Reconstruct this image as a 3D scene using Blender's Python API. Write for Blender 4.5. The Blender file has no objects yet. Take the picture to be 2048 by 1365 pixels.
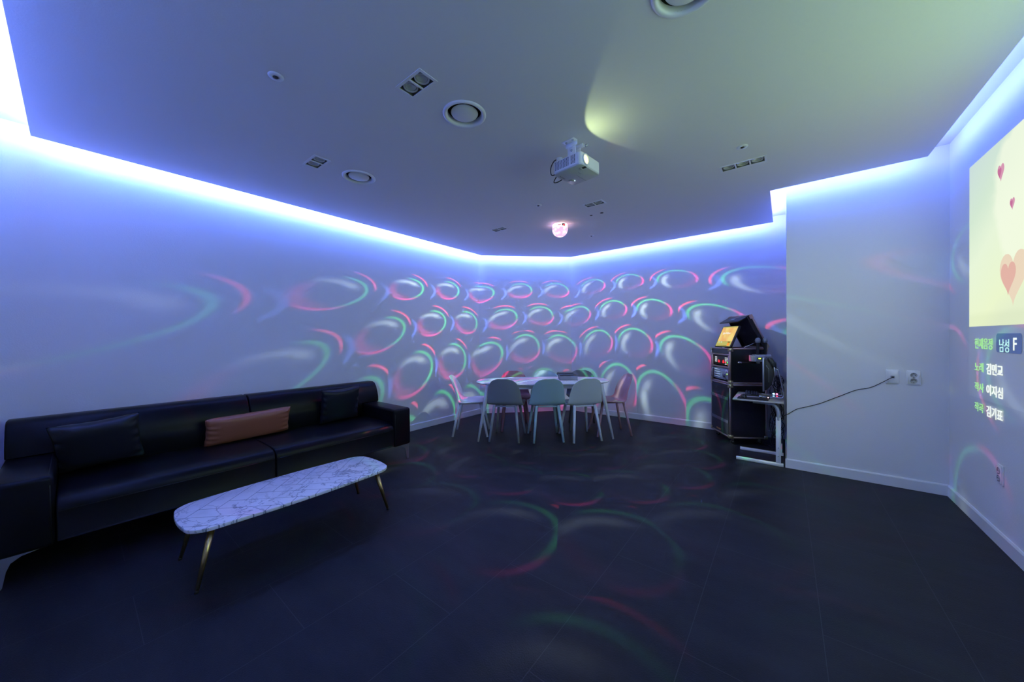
import bpy, bmesh, math, random
from math import sin, cos, pi, radians, sqrt
from mathutils import Vector, Matrix
from mathutils.geometry import tessellate_polygon
random.seed(7)
S = bpy.context.scene
COL = S.collection

# ------------------------------------------------------------------ room dimensions (metres)
XR, YB, XN, Y2 = 1.034, 4.3355, 0.015, 5.508      # right wall, pier face, pier side, back wall
X1, Y0, XL, YF = -2.995, 4.343, -4.146, -0.32     # chamfer corner on the back wall / on the left wall, left wall, front wall
HD, HU = 2.70, 2.817                              # dropped ceiling, ceiling above it

# ------------------------------------------------------------------ camera
cd = bpy.data.cameras.new('camera'); cam = bpy.data.objects.new('camera', cd); COL.objects.link(cam)
cd.sensor_width = 36; cd.lens = 690.919 * 36 / 2048; cd.clip_start = 0.02
R_ = Vector((0.78488626, 0.61957372, -0.00905293)); U_ = Vector((0.0022652, 0.01174091, 0.99992851)); F_ = Vector((-0.61963572, 0.78485065, -0.00781182))
cam.matrix_world = Matrix(((R_.x, U_.x, -F_.x, 0), (R_.y, U_.y, -F_.y, 0), (R_.z, U_.z, -F_.z, 1.30), (0, 0, 0, 1)))
S.camera = cam
S.view_settings.view_transform = 'Standard'; S.view_settings.look = 'None'
S.view_settings.exposure = -0.08; S.view_settings.gamma = 1.0; S.view_settings.use_curve_mapping = False
S.cycles.max_bounces = 8; S.cycles.diffuse_bounces = 6; S.cycles.sample_clamp_indirect = 6

# ------------------------------------------------------------------ world (closed room: almost nothing)
w = bpy.data.worlds.new('world'); S.world = w; w.use_nodes = True
w.node_tree.nodes['Background'].inputs[0].default_value = (0.02, 0.03, 0.08, 1); w.node_tree.nodes['Background'].inputs[1].default_value = 0.05

# ------------------------------------------------------------------ LED cove strips on the dropped ceiling's edge, plus an added inner fill run
GR, GB, GN, GL = 0.148, 0.165, 0.123, 0.148
DROP = [(XR-GR, YF+.153), (XR-GR, YB-GB), (XN-GN, YB-GB), (XN-GN, Y2-GB), (X1+.085, Y2-GB), (XL+GL, Y0-.0785), (XL+GL, YF+.153)]
LED_W = [18, 28, 40, 34, 44, 58, 66]               # watts per metre for each run
done_ = set()
LED_COL = (0.06, 0.178, 1.0)
for i in list(range(len(DROP)))*2:
    k_run = 'inner_fill' if i in done_ else 'lip'; done_.add(i)  # second pass: added pale strip that whitens the glow in the gap
    a = Vector(DROP[i]); b = Vector(DROP[(i+1) % len(DROP)])
    d = (b-a); L = d.length; d.normalize(); n = Vector((d.y, -d.x))          # outward (DROP runs counter-clockwise)
    ld = bpy.data.lights.new('cove_led_and_fill', 'AREA'); ld.shape = 'RECTANGLE'; ld.size = L-.01; ld.size_y = 0.05
    ld.energy = LED_W[i]*(0.23 if k_run == 'lip' else 0.028)*L; ld.color = LED_COL if k_run == 'lip' else (.95, .62, .90)
    o = bpy.data.objects.new('cove_led_and_fill', ld); COL.objects.link(o)
    m = (a+b)/2 + n*(0.002 if k_run == 'lip' else -.05)
    z = Vector((-n.x, -n.y, 0)); x = Vector((d.x, d.y, 0)); y = z.cross(x)
    o.matrix_world = Matrix(((x.x, y.x, z.x, m.x), (x.y, y.y, z.y, m.y), (x.z, y.z, z.z, HD+.042), (0, 0, 0, 1)))

# ------------------------------------------------------------------ disco dome: one lamp whose lenses throw rows of coloured arcs
class X:                                            # tiny expression -> math nodes
    nt = None
    def __init__(s, v): s.v = v
    @staticmethod
    def op(o, *a):
        nd = X.nt.nodes.new('ShaderNodeMath'); nd.operation = o
        for i, q in enumerate(a):
            q = q.v if isinstance(q, X) else q
            if isinstance(q, (int, float)): nd.inputs[i].default_value = q
            else: X.nt.links.new(q, nd.inputs[i])
        return X(nd.outputs[0])
    def __add__(s, o): return X.op('ADD', s, o)
    def __radd__(s, o): return X.op('ADD', o, s)
    def __sub__(s, o): return X.op('SUBTRACT', s, o)
    def __rsub__(s, o): return X.op('SUBTRACT', o, s)
    def __mul__(s, o): return X.op('MULTIPLY', s, o)
    def __rmul__(s, o): return X.op('MULTIPLY', o, s)
    def __truediv__(s, o): return X.op('DIVIDE', s, o)
def clampx(e, lo=0., hi=1.): return X.op('MINIMUM', X.op('MAXIMUM', e, lo), hi)

DISCO = Vector((-2.18, 3.74, 2.53))
def disco_nodes(ld):
    ld.use_nodes = True; nt = ld.node_tree; X.nt = nt
    em = nt.nodes['Emission']
    g = nt.nodes.new('ShaderNodeNewGeometry'); sp = nt.nodes.new('ShaderNodeSeparateXYZ')
    nt.links.new(g.outputs['Incoming'], sp.inputs[0])
    x, y, z = (X(sp.outputs[i]) for i in range(3))
    rad = 57.29578
    az = X.op('ARCTAN2', y, x)*rad
    az = X.op('MODULO', az+360.0+105.0, 360.0)-105.0         # -105 .. 255
    el = X.op('ARCTAN2', z, X.op('SQRT', x*x+y*y))*rad
    tilt = X.op('COSINE', (az-60.0)/rad)*1.6                 # the rows dip away from the pier
    def cell(el_off, az_off):
        e = (el-tilt)*(-1.0)-el_off                          # depth below the horizon
        r = X.op('FLOOR', (e-6.0)/12.6)                      # row number
        r = X.op('MAXIMUM', r, 0.0)
        v = (e-(12.3+12.6*r))*(-1.0)
        step = 20.0+clampx(r-3.0)*4.0+clampx(r-4.0)*12.0
        q = (az-(2.9+8.8*r)-az_off)/step
        u = (q-X.op('ROUND', q))*step*(-1.0)*X.op('COSINE', el/rad)
        return u, v*X.op('MAXIMUM', 1.80-r*.2, 1.15), r
    phi = (az-90.0)*(-0.8/rad)
    cph, sph = X.op('COSINE', phi), X.op('SINE', phi)
    def arc(u, v, cx, cy, R, wd, ang, half, soft=.25, rot=True):
        if rot:
            u, v = u*cph+v*sph, v*cph-u*sph
        u = u-cx; v = v-cy
        r = X.op('SQRT', u*u+v*v)
        d = (r-R)/wd
        gss = X.op('EXPONENT', d*d*(-1.0))
        ca = (u*cos(radians(ang))+v*sin(radians(ang)))/X.op('MAXIMUM', r, .01)
        win = clampx((ca-(cos(radians(half))-soft/2))/soft)
        return gss*win
    u, v, r = cell(0.0, 0.0)
    edge = 1.0
    left = clampx((az-105.0)/40.0)                           # far from the pier the crescents sag and soften
    green = arc(u, v, 0, 0, 6.4, .48, 98, 74, .6)*1.15
    white = arc(u, v, 2.2, -1.6, 6.6, 1.0, 165, 36, .45)*.95
    blob = arc(u, v, -2.9, 2.3, 0, 1.2, 0, 181, .5)*.6
    redi = arc(u, v, .3, -.2, 6.6, .42, -8, 27, .35)*2.3 + arc(u, v, .4, -.3, 5.4, 1.2, -62, 48, .8)*(.20+.60*left)
    redo = arc(u, v, -.5, -.6, 9.2, .34, 128, 33, .2)*2.3
    u3, v3, r3 = cell(1.5, 0.0)
    blue = arc(u3, v3, -13.5, 1.0, 6.3, .6, -8, 46, .6, False)*1.5
    fade = clampx((el*(-1.0)-3.0)/9.0)
    patch = X.op('SINE', az/rad*1.7+1.0)*.25+.85
    nz = nt.nodes.new('ShaderNodeTexNoise'); nz.inputs['Scale'].default_value = 5.0
    nt.links.new(g.outputs['Incoming'], nz.inputs['Vector'])
    patch = patch*clampx((X(nz.outputs[0])-.22)*2.4,   .75, 1.1)
    low = clampx(1.45-(r*.08))
    side = clampx((az-12.0)/26.0, .42, 1.0)*clampx((235.0-az)/40.0, .55, 1.0)
    side = X.op('MAXIMUM', side, clampx((el*(-1.0)-44.0)/6.0)*1.5)
    k = fade*patch*low*side*clampx((el+80.0)/22.0, .45, 1.0)
    cb = nt.nodes.new('ShaderNodeCombineColor')
    base = clampx((el*(-1.0))/14.0)
    rr = (redi*1.0+redo*1.0+white*.75+blob*.5+green*.10+blue*.12)*k + base*.045
    gg = (green*1.0+white*.95+blob*.6+redi*.03+redo*.06+blue*.22)*k + base*.045
    bb = (redi*.26+redo*.14+white*.95+blob*.55+green*.24+blue*.95)*k + base*.05
    for i, q in enumerate((rr, gg, bb)): nt.links.new(q.v, cb.inputs[i])
    nt.links.new(cb.outputs[0], em.inputs[0]); em.inputs[1].default_value = 1.0
ld = bpy.data.lights.new('disco_beams', 'POINT'); ld.shadow_soft_size = 0.005; ld.energy = 255
disco_nodes(ld)
disco_lamp = bpy.data.objects.new('disco_beams', ld); COL.objects.link(disco_lamp); disco_lamp.location = DISCO
for k, c_ in enumerate(((1, .45, .5), (1, .5, .6), (1, .45, .7), (.75, .45, .95), (.9, .5, .8), (1, .8, .8))):  # added ring of small point lights, tints the ceiling around the dome
    ld = bpy.data.lights.new('disco_glow_fill', 'POINT'); ld.shadow_soft_size = 0.02; ld.energy = 0.055; ld.color = c_
    o = bpy.data.objects.new('disco_glow_fill', ld); COL.objects.link(o); a_ = radians(60*k+20); o.location = (-2.18+.118*cos(a_), 3.74+.118*sin(a_), 2.655)

# ------------------------------------------------------------------ stray light of the projector lens on the ceiling
ld = bpy.data.lights.new('projector_stray', 'SPOT'); ld.energy = 1.7; ld.color = (0.80, 1.0, 0.45); ld.spot_size = radians(122); ld.spot_blend = .10; ld.shadow_soft_size = .008
o = bpy.data.objects.new('projector_stray', ld); COL.objects.link(o); o.location = (-1.030, 2.14, 2.515)
o.rotation_euler = Vector((.80, .10, .46)).to_track_quat('-Z', 'Y').to_euler()

ld = bpy.data.lights.new('projector_stray', 'SPOT'); ld.energy = .35; ld.color = (1, .30, .16); ld.spot_size = radians(26); ld.spot_blend = .9; ld.shadow_soft_size = .004
o = bpy.data.objects.new('projector_stray', ld); COL.objects.link(o); o.location = (-1.025, 2.14, 2.515)
o.rotation_euler = Vector((.07, .34, .185)).to_track_quat('-Z', 'Y').to_euler()
ld = bpy.data.lights.new('pier_fill', 'SPOT'); ld.energy = 40; ld.color = (0.78, 1.0, 0.72); ld.spot_size = radians(92); ld.spot_blend = 1.0; ld.shadow_soft_size = .03  # added wide fill light aimed at the pier to brighten it
o = bpy.data.objects.new('pier_fill', ld); COL.objects.link(o); o.location = (-.99, 2.13, 2.50)
o.rotation_euler = Vector((.72, .66, -.62)).to_track_quat('-Z', 'Y').to_euler()

# ================================================================== materials
def mat(name, col, rough=.6, metal=0., spec=.5, bump=0., bscale=60., emis=None, estr=0., coat=0.):
    m = bpy.data.materials.new(name); m.use_nodes = True; nt = m.node_tree; b = nt.nodes['Principled BSDF']
    b.inputs['Base Color'].default_value = (*col, 1); b.inputs['Roughness'].default_value = rough
    b.inputs['Metallic'].default_value = metal; b.inputs['Specular IOR Level'].default_value = spec
    b.inputs['Coat Weight'].default_value = coat
    if emis: b.inputs['Emission Color'].default_value = (*emis, 1); b.inputs['Emission Strength'].default_value = estr
    if bump:
        tc = nt.nodes.new('ShaderNodeTexCoord'); n = nt.nodes.new('ShaderNodeTexNoise'); n.inputs['Scale'].default_value = bscale; n.inputs['Detail'].default_value = 4
        bp = nt.nodes.new('ShaderNodeBump'); bp.inputs['Strength'].default_value = bump; bp.inputs['Distance'].default_value = .01
        nt.links.new(tc.outputs['Object'], n.inputs['Vector']); nt.links.new(n.outputs[0], bp.inputs['Height']); nt.links.new(bp.outputs[0], b.inputs['Normal'])
    return m
M = {}
M['wall'] = mat('white_wallpaper', (.70, .71, .72), .75, bump=.12, bscale=140)
M['ceiling'] = mat('white_ceiling_paper', (.72, .72, .72), .7, bump=.06, bscale=120)
M['base'] = mat('white_baseboard', (.72, .73, .74), .35)
M['leather'] = mat('black_leather', (.004, .0045, .006), .36, spec=.16, bump=.06, bscale=220)
M['leather2'] = mat('black_pillow_leather', (.012, .014, .018), .36, spec=.25, bump=.06, bscale=200)
M['tan'] = mat('tan_leather', (.30, .105, .05), .45, bump=.08, bscale=200)
M['chrome'] = mat('chrome', (.6, .62, .65), .22, 1.)
M['steel'] = mat('brushed_steel', (.45, .47, .5), .38, 1.)
M['brass'] = mat('brass', (.55, .40, .16), .28, 1.)
M['blackp'] = mat('black_plastic', (.012, .012, .014), .38)
M['rubber'] = mat('black_rubber', (.01, .01, .01), .7)
M['whitep'] = mat('white_plastic', (.72, .73, .74), .35)
M['greyp'] = mat('grey_plastic', (.25, .26, .27), .45)
M['dark'] = mat('dark_recess', (.02, .02, .02), .6)
M['glass'] = mat('lamp_glass', (.55, .57, .54), .25, .2)
M['trim'] = mat('case_aluminium_trim', (.42, .31, .29), .36, .8)
M['case'] = mat('black_case_panel', (.008, .009, .012), .28)
M['grille'] = mat('black_speaker_cloth', (.020, .022, .026), .8, bump=.2, bscale=300)
M['band'] = mat('grey_band', (.10, .10, .115), .6)
M['corner'] = mat('nickel_corner', (.5, .42, .28), .3, .9)
M['amp'] = mat('silver_amp_face', (.30, .36, .46), .4, .3)
M['paper'] = mat('page_edges', (.26, .28, .31), .7)
M['tabw'] = mat('white_metal', (.80, .81, .81), .35)
M['ringgrey'] = mat('gimbal_grey', (.55, .56, .55), .4)
M['housing'] = mat('housing_grey', (.16, .17, .17), .5)
M['gold'] = mat('gold_badge', (.7, .42, .12), .3, .8)

def vary(m, col2, scale, lo=.4, hi=.6, detail=4):
    nt = m.node_tree; b = nt.nodes['Principled BSDF']; c1 = tuple(b.inputs['Base Color'].default_value)
    tc = nt.nodes.new('ShaderNodeTexCoord'); n = nt.nodes.new('ShaderNodeTexNoise'); n.inputs['Scale'].default_value = scale; n.inputs['Detail'].default_value = detail
    r = nt.nodes.new('ShaderNodeValToRGB'); r.color_ramp.elements[0].position = lo; r.color_ramp.elements[1].position = hi
    r.color_ramp.elements[0].color = c1; r.color_ramp.elements[1].color = (*col2, 1)
    nt.links.new(tc.outputs['Object'], n.inputs['Vector']); nt.links.new(n.outputs[0], r.inputs[0]); nt.links.new(r.outputs[0], b.inputs['Base Color'])

# dark vinyl floor tiles
def floor_mat():
    m = mat('dark_vinyl_tiles', (.03, .032, .036), .45); nt = m.node_tree; b = nt.nodes['Principled BSDF']; L = nt.links.new
    tc = nt.nodes.new('ShaderNodeTexCoord')
    mp = nt.nodes.new('ShaderNodeMapping'); mp.inputs['Location'].default_value = (.17, .33, 0); L(tc.outputs['Object'], mp.inputs[0])
    br = nt.nodes.new('ShaderNodeTexBrick'); br.offset = .5; br.inputs['Scale'].default_value = 1.0
    br.inputs['Brick Width'].default_value = .914; br.inputs['Row Height'].default_value = .457; br.inputs['Mortar Size'].default_value = .0018; br.inputs['Mortar Smooth'].default_value = .3
    mp.inputs['Rotation'].default_value = (0, 0, radians(90)); L(mp.outputs[0], br.inputs['Vector'])
    n1 = nt.nodes.new('ShaderNodeTexNoise'); n1.inputs['Scale'].default_value = 2.2; n1.inputs['Detail'].default_value = 7; n1.inputs['Roughness'].default_value = .65
    mp2 = nt.nodes.new('ShaderNodeMapping'); mp2.inputs['Scale'].default_value = (1, 2.5, 1); L(tc.outputs['Object'], mp2.inputs[0]); L(mp2.outputs[0], n1.inputs['Vector'])
    rp = nt.nodes.new('ShaderNodeValToRGB'); rp.color_ramp.elements[0].position = .3; rp.color_ramp.elements[1].position = .75
    rp.color_ramp.elements[0].color = (.011, .0115, .013, 1); rp.color_ramp.elements[1].color = (.024, .025, .028, 1); L(n1.outputs[0], rp.inputs[0])
    mx = nt.nodes.new('ShaderNodeMixRGB'); mx.inputs[2].default_value = (.062, .062, .066, 1)
    mf = nt.nodes.new('ShaderNodeMath'); mf.operation = 'MULTIPLY'; mf.inputs[1].default_value = .6; L(br.outputs['Fac'], mf.inputs[0])
    L(mf.outputs[0], mx.inputs[0]); L(rp.outputs[0], mx.inputs[1]); L(mx.outputs[0], b.inputs['Base Color'])
    n2 = nt.nodes.new('ShaderNodeTexNoise'); n2.inputs['Scale'].default_value = 160; n2.inputs['Detail'].default_value = 5; L(tc.outputs['Object'], n2.inputs['Vector'])
    bp = nt.nodes.new('ShaderNodeBump'); bp.inputs['Strength'].default_value = .35; bp.inputs['Distance'].default_value = .004
    L(n2.outputs[0], bp.inputs['Height']); L(bp.outputs[0], b.inputs['Normal'])
    b.inputs['Specular IOR Level'].default_value = .16
    return m
M['floor'] = floor_mat()

# white marble in a herringbone of planks
def marble_mat(name, herring=True):
    m = mat(name, (.75, .76, .78), .3); nt = m.node_tree; b = nt.nodes['Principled BSDF']; L = nt.links.new
    tc = nt.nodes.new('ShaderNodeTexCoord')
    def N(t): return nt.nodes.new(t)
    wv = N('ShaderNodeTexNoise'); wv.inputs['Scale'].default_value = 4.6; wv.inputs['Detail'].default_value = 9; wv.inputs['Roughness'].default_value = .62; wv.inputs['Distortion'].default_value = 1.4
    L(tc.outputs['Object'], wv.inputs['Vector'])
    X.nt = nt
    vein = clampx(1.0-X.op('ABSOLUTE', X(wv.outputs[0])-.5)*42.0)
    n2 = N('ShaderNodeTexNoise'); n2.inputs['Scale'].default_value = 2.0; L(tc.outputs['Object'], n2.inputs['Vector'])
    vein = vein*clampx((X(n2.outputs[0])-.36)*6.0)
    n3 = N('ShaderNodeTexNoise'); n3.inputs['Scale'].default_value = 7.0; n3.inputs['Detail'].default_value = 6; L(tc.outputs['Object'], n3.inputs['Vector'])
    cloud = clampx((X(n3.outputs[0])-.45)*2.2)*.35
    f = clampx(vein*.85+cloud)
    if herring:
        sp = N('ShaderNodeSeparateXYZ'); L(tc.outputs['Object'], sp.inputs[0])
        x, y = X(sp.outputs[0]), X(sp.outputs[1])
        wd = .098                                          # plank width; length is four widths
        p = (x+y)*.70711/wd; q = (y-x)*.70711/wd
        i = X.op('FLOOR', p); j = X.op('FLOOR', q)
        fi, fj = p-i, q-j
        k = X.op('FLOORED_MODULO', i-j, 8.0)               # 0-3 horizontal plank, 4-7 vertical plank
        hor = X.op('LESS_THAN', k, 3.5)
        def near0(t): return X.op('LESS_THAN', t, .02)
        def near1(t): return X.op('GREATER_THAN', t, .98)
        def eq(a, n): return X.op('COMPARE', a, n, .4)
        lh = near0(fj)+near1(fj)+eq(k, 0.0)*near0(fi)+eq(k, 3.0)*near1(fi)
        lv = near0(fi)+near1(fi)+eq(k, 4.0)*near1(fj)+eq(k, 7.0)*near0(fj)
        line = clampx(hor*lh+(1.0-hor)*lv)
        f = clampx(f+line*.9)
    mx = N('ShaderNodeMixRGB'); mx.inputs[1].default_value = (.78, .79, .82, 1); mx.inputs[2].default_value = (.13, .15, .19, 1)
    L(f.v, mx.inputs[0]); L(mx.outputs[0], b.inputs['Base Color'])
    return m
M['marble'] = marble_mat('white_marble_herringbone')
M['marble2'] = marble_mat('white_marble_plain', False)

def emis(name, col, st):
    m = bpy.data.materials.new(name); m.use_nodes = True; nt = m.node_tree; nt.nodes.remove(nt.nodes['Principled BSDF'])
    e = nt.nodes.new('ShaderNodeEmission'); e.inputs[0].default_value = (*col, 1); e.inputs[1].default_value = st
    nt.links.new(e.outputs[0], nt.nodes['Material Output'].inputs[0]); return m

# ================================================================== mesh helpers
class B:
    """collects shapes in one bmesh"""
    def __init__(s): s.bm = bmesh.new(); s.mi = 0
    def _tag(s, fs, smooth):
        for f in fs: f.smooth = smooth
    def box(s, c, d, bev=0., seg=2, rot=None, smooth=False):
        t = bmesh.new(); bmesh.ops.create_cube(t, size=1)
        for v in t.verts: v.co = Vector((v.co.x*d[0], v.co.y*d[1], v.co.z*d[2]))
        if bev: bmesh.ops.bevel(t, geom=list(t.edges), offset=bev, segments=seg, profile=.5, affect='EDGES', clamp_overlap=True)
        s._merge(t, c, rot, smooth or bev > 0); return s
    def _merge(s, t, c=(0, 0, 0), rot=None, smooth=False):
        mt = Matrix.Translation(c) @ (rot.to_4x4() if rot else Matrix())
        mp = {}
        for v in t.verts: mp[v] = s.bm.verts.new(mt @ v.co)
        for f in t.faces:
            try:
                nf = s.bm.faces.new([mp[v] for v in f.verts]); nf.smooth = smooth
            except ValueError: pass
        t.free()
    def prism(s, poly, z0, z1, bev=0., seg=2, axis='z', smooth=False, c=(0, 0, 0), rot=None):
        t = bmesh.new()
        def P(p, h):
            return {'z': (p[0], p[1], h), 'y': (p[0], h, p[1]), 'x': (h, p[0], p[1])}[axis]
        lo = [t.verts.new(P(p, z0)) for p in poly]; hi = [t.verts.new(P(p, z1)) for p in poly]
        n = len(poly)
        t.faces.new(lo[::-1]); t.faces.new(hi)
        for i in range(n): t.faces.new((lo[i], lo[(i+1) % n], hi[(i+1) % n], hi[i]))
        bmesh.ops.recalc_face_normals(t, faces=t.faces)
        if bev:
            es = [e for e in t.edges if len(e.link_faces) == 2 and e.calc_face_angle(0) > radians(40)]
            bmesh.ops.bevel(t, geom=es, offset=bev, segments=seg, profile=.5, affect='EDGES', clamp_overlap=True)
        s._merge(t, c, rot, smooth or bev > 0); return s
    def tube(s, pts, r, n=10, cap=True, smooth=True):
        pts = [Vector(p) for p in pts]; rs = r if isinstance(r, (list, tuple)) else [r]*len(pts)
        prev = None; rings = []; up = None
        for i, p in enumerate(pts):
            t = (pts[min(i+1, len(pts)-1)]-pts[max(i-1, 0)]).normalized()
            if up is None: up = t.orthogonal().normalized()
            up = (up-t*up.dot(t)).normalized(); sd = t.cross(up)
            rings.append([s.bm.verts.new(p+(up*cos(2*pi*k/n)+sd*sin(2*pi*k/n))*rs[i]) for k in range(n)])
        for a, b in zip(rings, rings[1:]):
            for k in range(n):
                f = s.bm.faces.new((a[k], a[(k+1) % n], b[(k+1) % n], b[k])); f.smooth = smooth
        if cap: s.bm.faces.new(rings[0][::-1]); s.bm.faces.new(rings[-1])
        return s
    def lathe(s, prof, n=32, c=(0, 0, 0), rot=None, smooth=True):
        t = bmesh.new(); rings = []
        for r, z in prof:
            if r < 1e-5: rings.append([t.verts.new((0, 0, z))])
            else: rings.append([t.verts.new((r*cos(2*pi*k/n), r*sin(2*pi*k/n), z)) for k in range(n)])
        for a, b in zip(rings, rings[1:]):
            for k in range(n):
                k2 = (k+1) % n
                if len(a) == 1 and len(b) == 1: continue
                if len(a) == 1: t.faces.new((a[0], b[k2], b[k]))
                elif len(b) == 1: t.faces.new((a[k], a[k2], b[0]))
                else: t.faces.new((a[k], a[k2], b[k2], b[k]))
        bmesh.ops.recalc_face_normals(t, faces=t.faces)
        s._merge(t, c, rot, smooth); return s
    def grid(s, fn, nu, nv, closed=False, smooth=True):
        vs = [[s.bm.verts.new(fn(i/(nu-1), j/(nv-1))) for j in range(nv)] for i in range(nu)]
        for i in range(nu-1):
            for j in range(nv-1):
                f = s.bm.faces.new((vs[i][j], vs[i+1][j], vs[i+1][j+1], vs[i][j+1])); f.smooth = smooth
        return vs

def obj(name, b, m, parent=None, loc=None, kind=None, label=None, solid=0., sub=0, angle=None, local=True):
    bm = b.bm if isinstance(b, B) else b
    me = bpy.data.meshes.new(name); bm.to_mesh(me); bm.free()
    me.materials.append(M[m] if isinstance(m, str) else m)
    o = bpy.data.objects.new(name, me); COL.objects.link(o)
    if parent: o.parent = parent
    if loc: o.location = loc
    if kind: o['kind'] = kind
    if label: o['label'] = label
    if solid:
        md = o.modifiers.new('solid', 'SOLIDIFY'); md.thickness = solid; md.offset = 0
    if sub: md = o.modifiers.new('sub', 'SUBSURF'); md.levels = sub; md.render_levels = sub
    return o
def thing(name, label, cat, loc=(0, 0, 0), rz=0., group=None):
    o = bpy.data.objects.new(name, None); COL.objects.link(o); o.empty_display_size = .1
    o.location = loc; o.rotation_euler = (0, 0, rz); o['label'] = label; o['category'] = cat
    if group: o['group'] = group
    return o
def tag(o, label, cat, group=None):
    o['label'] = label; o['category'] = cat
    if group: o['group'] = group
    return o
def copy_tree(o, parent=None):
    c = o.copy(); COL.objects.link(c)
    if parent: c.parent = parent
    for ch in list(o.children): copy_tree(ch, c)
    return c
def rrect(w_, h_, r, n=8, cx=0, cy=0, sup=2.0):
    pts = []
    for k, (sx, sy) in enumerate(((1, 1), (-1, 1), (-1, -1), (1, -1))):
        for i in range(n+1):
            a = pi/2*k+pi/2*i/n
            ca, sa = cos(a), sin(a)
            e = 2/sup
            pts.append((cx+sx*(w_/2-r)+r*math.copysign(abs(ca)**e, ca), cy+sy*(h_/2-r)+r*math.copysign(abs(sa)**e, sa)))
    return pts

# ================================================================== the setting
T = .12
def struct(name, b, m): return obj(name, b, m, kind='structure')
struct('floor', B().box(((XL+XR)/2, (YF+Y2)/2, -.05), (XR-XL+2*T, Y2-YF+2*T, .1)), 'floor')
struct('wall_left', B().box((XL-T/2, (YF-T+Y0)/2, HU/2), (T, Y0-YF+T, HU)), 'wall')
struct('wall_corner', B().prism([(XL, Y0), (X1, Y2), (X1, Y2+T), (XL-T, Y2+T), (XL-T, Y0)], 0, HU), 'wall')
struct('wall_back', B().box(((X1+XN)/2+.05, Y2+T/2, HU/2), (XN-X1+.1, T, HU)), 'wall')
struct('wall_pier', B().box(((XN+XR+T)/2, (YB+Y2+T)/2, HU/2), (XR+T-XN, Y2+T-YB, HU)), 'wall')
struct('wall_right', B().box((XR+T/2, (YF-T+YB)/2, HU/2), (T, YB-YF+T, HU)), 'wall')
struct('wall_front', B().box(((XL+XR)/2, YF-T/2, HU/2), (XR-XL, T, HU)), 'wall')
struct('ceiling', B().box(((XL+XR)/2, (YF+Y2)/2, HU+.05), (XR-XL+2*T, Y2-YF+2*T, .1)), 'ceiling')

def baseboard(name, a, b, e0=0., e1=0.):
    a, b = Vector((*a, 0)), Vector((*b, 0)); d = (b-a).normalized(); n = Vector((-d.y, d.x, 0))       # n: into the room (left of a->b)
    prof = [(0, .002), (.012, .002), (.012, .082), (.007, .092), (0, .092)]
    bb = B(); rings = []
    for p in (a-d*e0, b+d*e1): rings.append([bb.bm.verts.new(p+n*(q[0]+.0005)+Vector((0, 0, q[1]))) for q in prof])
    k = len(prof)
    for i in range(k): bb.bm.faces.new((rings[0][i], rings[0][(i+1) % k], rings[1][(i+1) % k], rings[1][i]))
    bb.bm.faces.new(rings[0]); bb.bm.faces.new(rings[1][::-1]); bmesh.ops.recalc_face_normals(bb.bm, faces=bb.bm.faces)
    struct(name, bb, 'base')
baseboard('baseboard_left', (XL, Y0), (XL, YF))
baseboard('baseboard_corner', (X1, Y2), (XL, Y0))
baseboard('baseboard_back', (XN, Y2), (X1, Y2))
baseboard('baseboard_recess', (XN, YB), (XN, Y2), .012)
baseboard('baseboard_pier', (XR, YB), (XN, YB), 0, .012)
baseboard('baseboard_right', (XR, YF), (XR, YB))
baseboard('baseboard_front', (XL, YF), (XR, YF))

# dropped ceiling with openings for the fixtures
VENTS = [(-1.565, 1.525), (-2.875, 1.535), (-.305, 1.535)]; VR = .112
SPOTS = [((-1.585, 1.18), 2), ((-2.889, 1.197), 2), ((-.265, 3.385), 3), ((-1.56, 3.385), 2), ((-2.868, 3.39), 2)]
def spot_size(n): return (.098*n-.0, .098)
holes = [[(x+VR*cos(2*pi*k/32), y+VR*sin(2*pi*k/32)) for k in range(32)] for x, y in VENTS]
for (x, y), n in SPOTS:
    a, b_ = spot_size(n); holes.append([(x-a/2, y-b_/2), (x+a/2, y-b_/2), (x+a/2, y+b_/2), (x-a/2, y+b_/2)])
bb = B(); polys = [[Vector((*p, 0)) for p in DROP]]+[[Vector((*p, 0)) for p in h] for h in holes]
flat = [p for q in polys for p in q]; lo = [bb.bm.verts.new((p.x, p.y, HD)) for p in flat]; hi = [bb.bm.verts.new((p.x, p.y, HD+.012)) for p in flat]
for t in tessellate_polygon(polys):
    bb.bm.faces.new([lo[i] for i in t]); bb.bm.faces.new([hi[i] for i in t][::-1])
k0 = 0
for q in polys:
    n = len(q)
    for i in range(n): bb.bm.faces.new((lo[k0+i], lo[k0+(i+1) % n], hi[k0+(i+1) % n], hi[k0+i]))
    k0 += n
bmesh.ops.recalc_face_normals(bb.bm, faces=bb.bm.faces)
struct('ceiling_dropped', bb, 'ceiling')

# ================================================================== ceiling fixtures
def make_vent():
    t = thing('ceiling_vent', '', 'air vent')
    obj('ring', B().lathe([(VR-.008, .024), (VR-.007, .004), (VR-.003, -.005), (VR+.006, -.011), (VR+.014, -.009), (VR+.021, -.003), (VR+.022, .0)], 48), 'whitep', t)
    obj('neck', B().lathe([(VR-.006, .002), (VR-.006, .085), (0, .085)], 40), 'dark', t)
    obj('valve_disc', B().lathe([(0, -.010), (.03, -.0095), (.065, -.006), (.080, .001), (.084, .007), (.078, .012), (0, .016)], 40), 'whitep', t)
    obj('spindle', B().lathe([(.006, .012), (.006, .084)], 10), 'steel', t)
    return t
v0 = make_vent(); labs = ['round white ceiling vent with a central disc beside the large twin spotlight',
    'smaller looking round white ceiling vent nearest the sofa wall', 'round white ceiling vent cut off by the top edge of the photo']
for i, (x, y) in enumerate(VENTS):
    o = v0 if i == 0 else copy_tree(v0); o.location = (x, y, HD); o['label'] = labs[i]; o['group'] = 'round ceiling vents'

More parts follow.
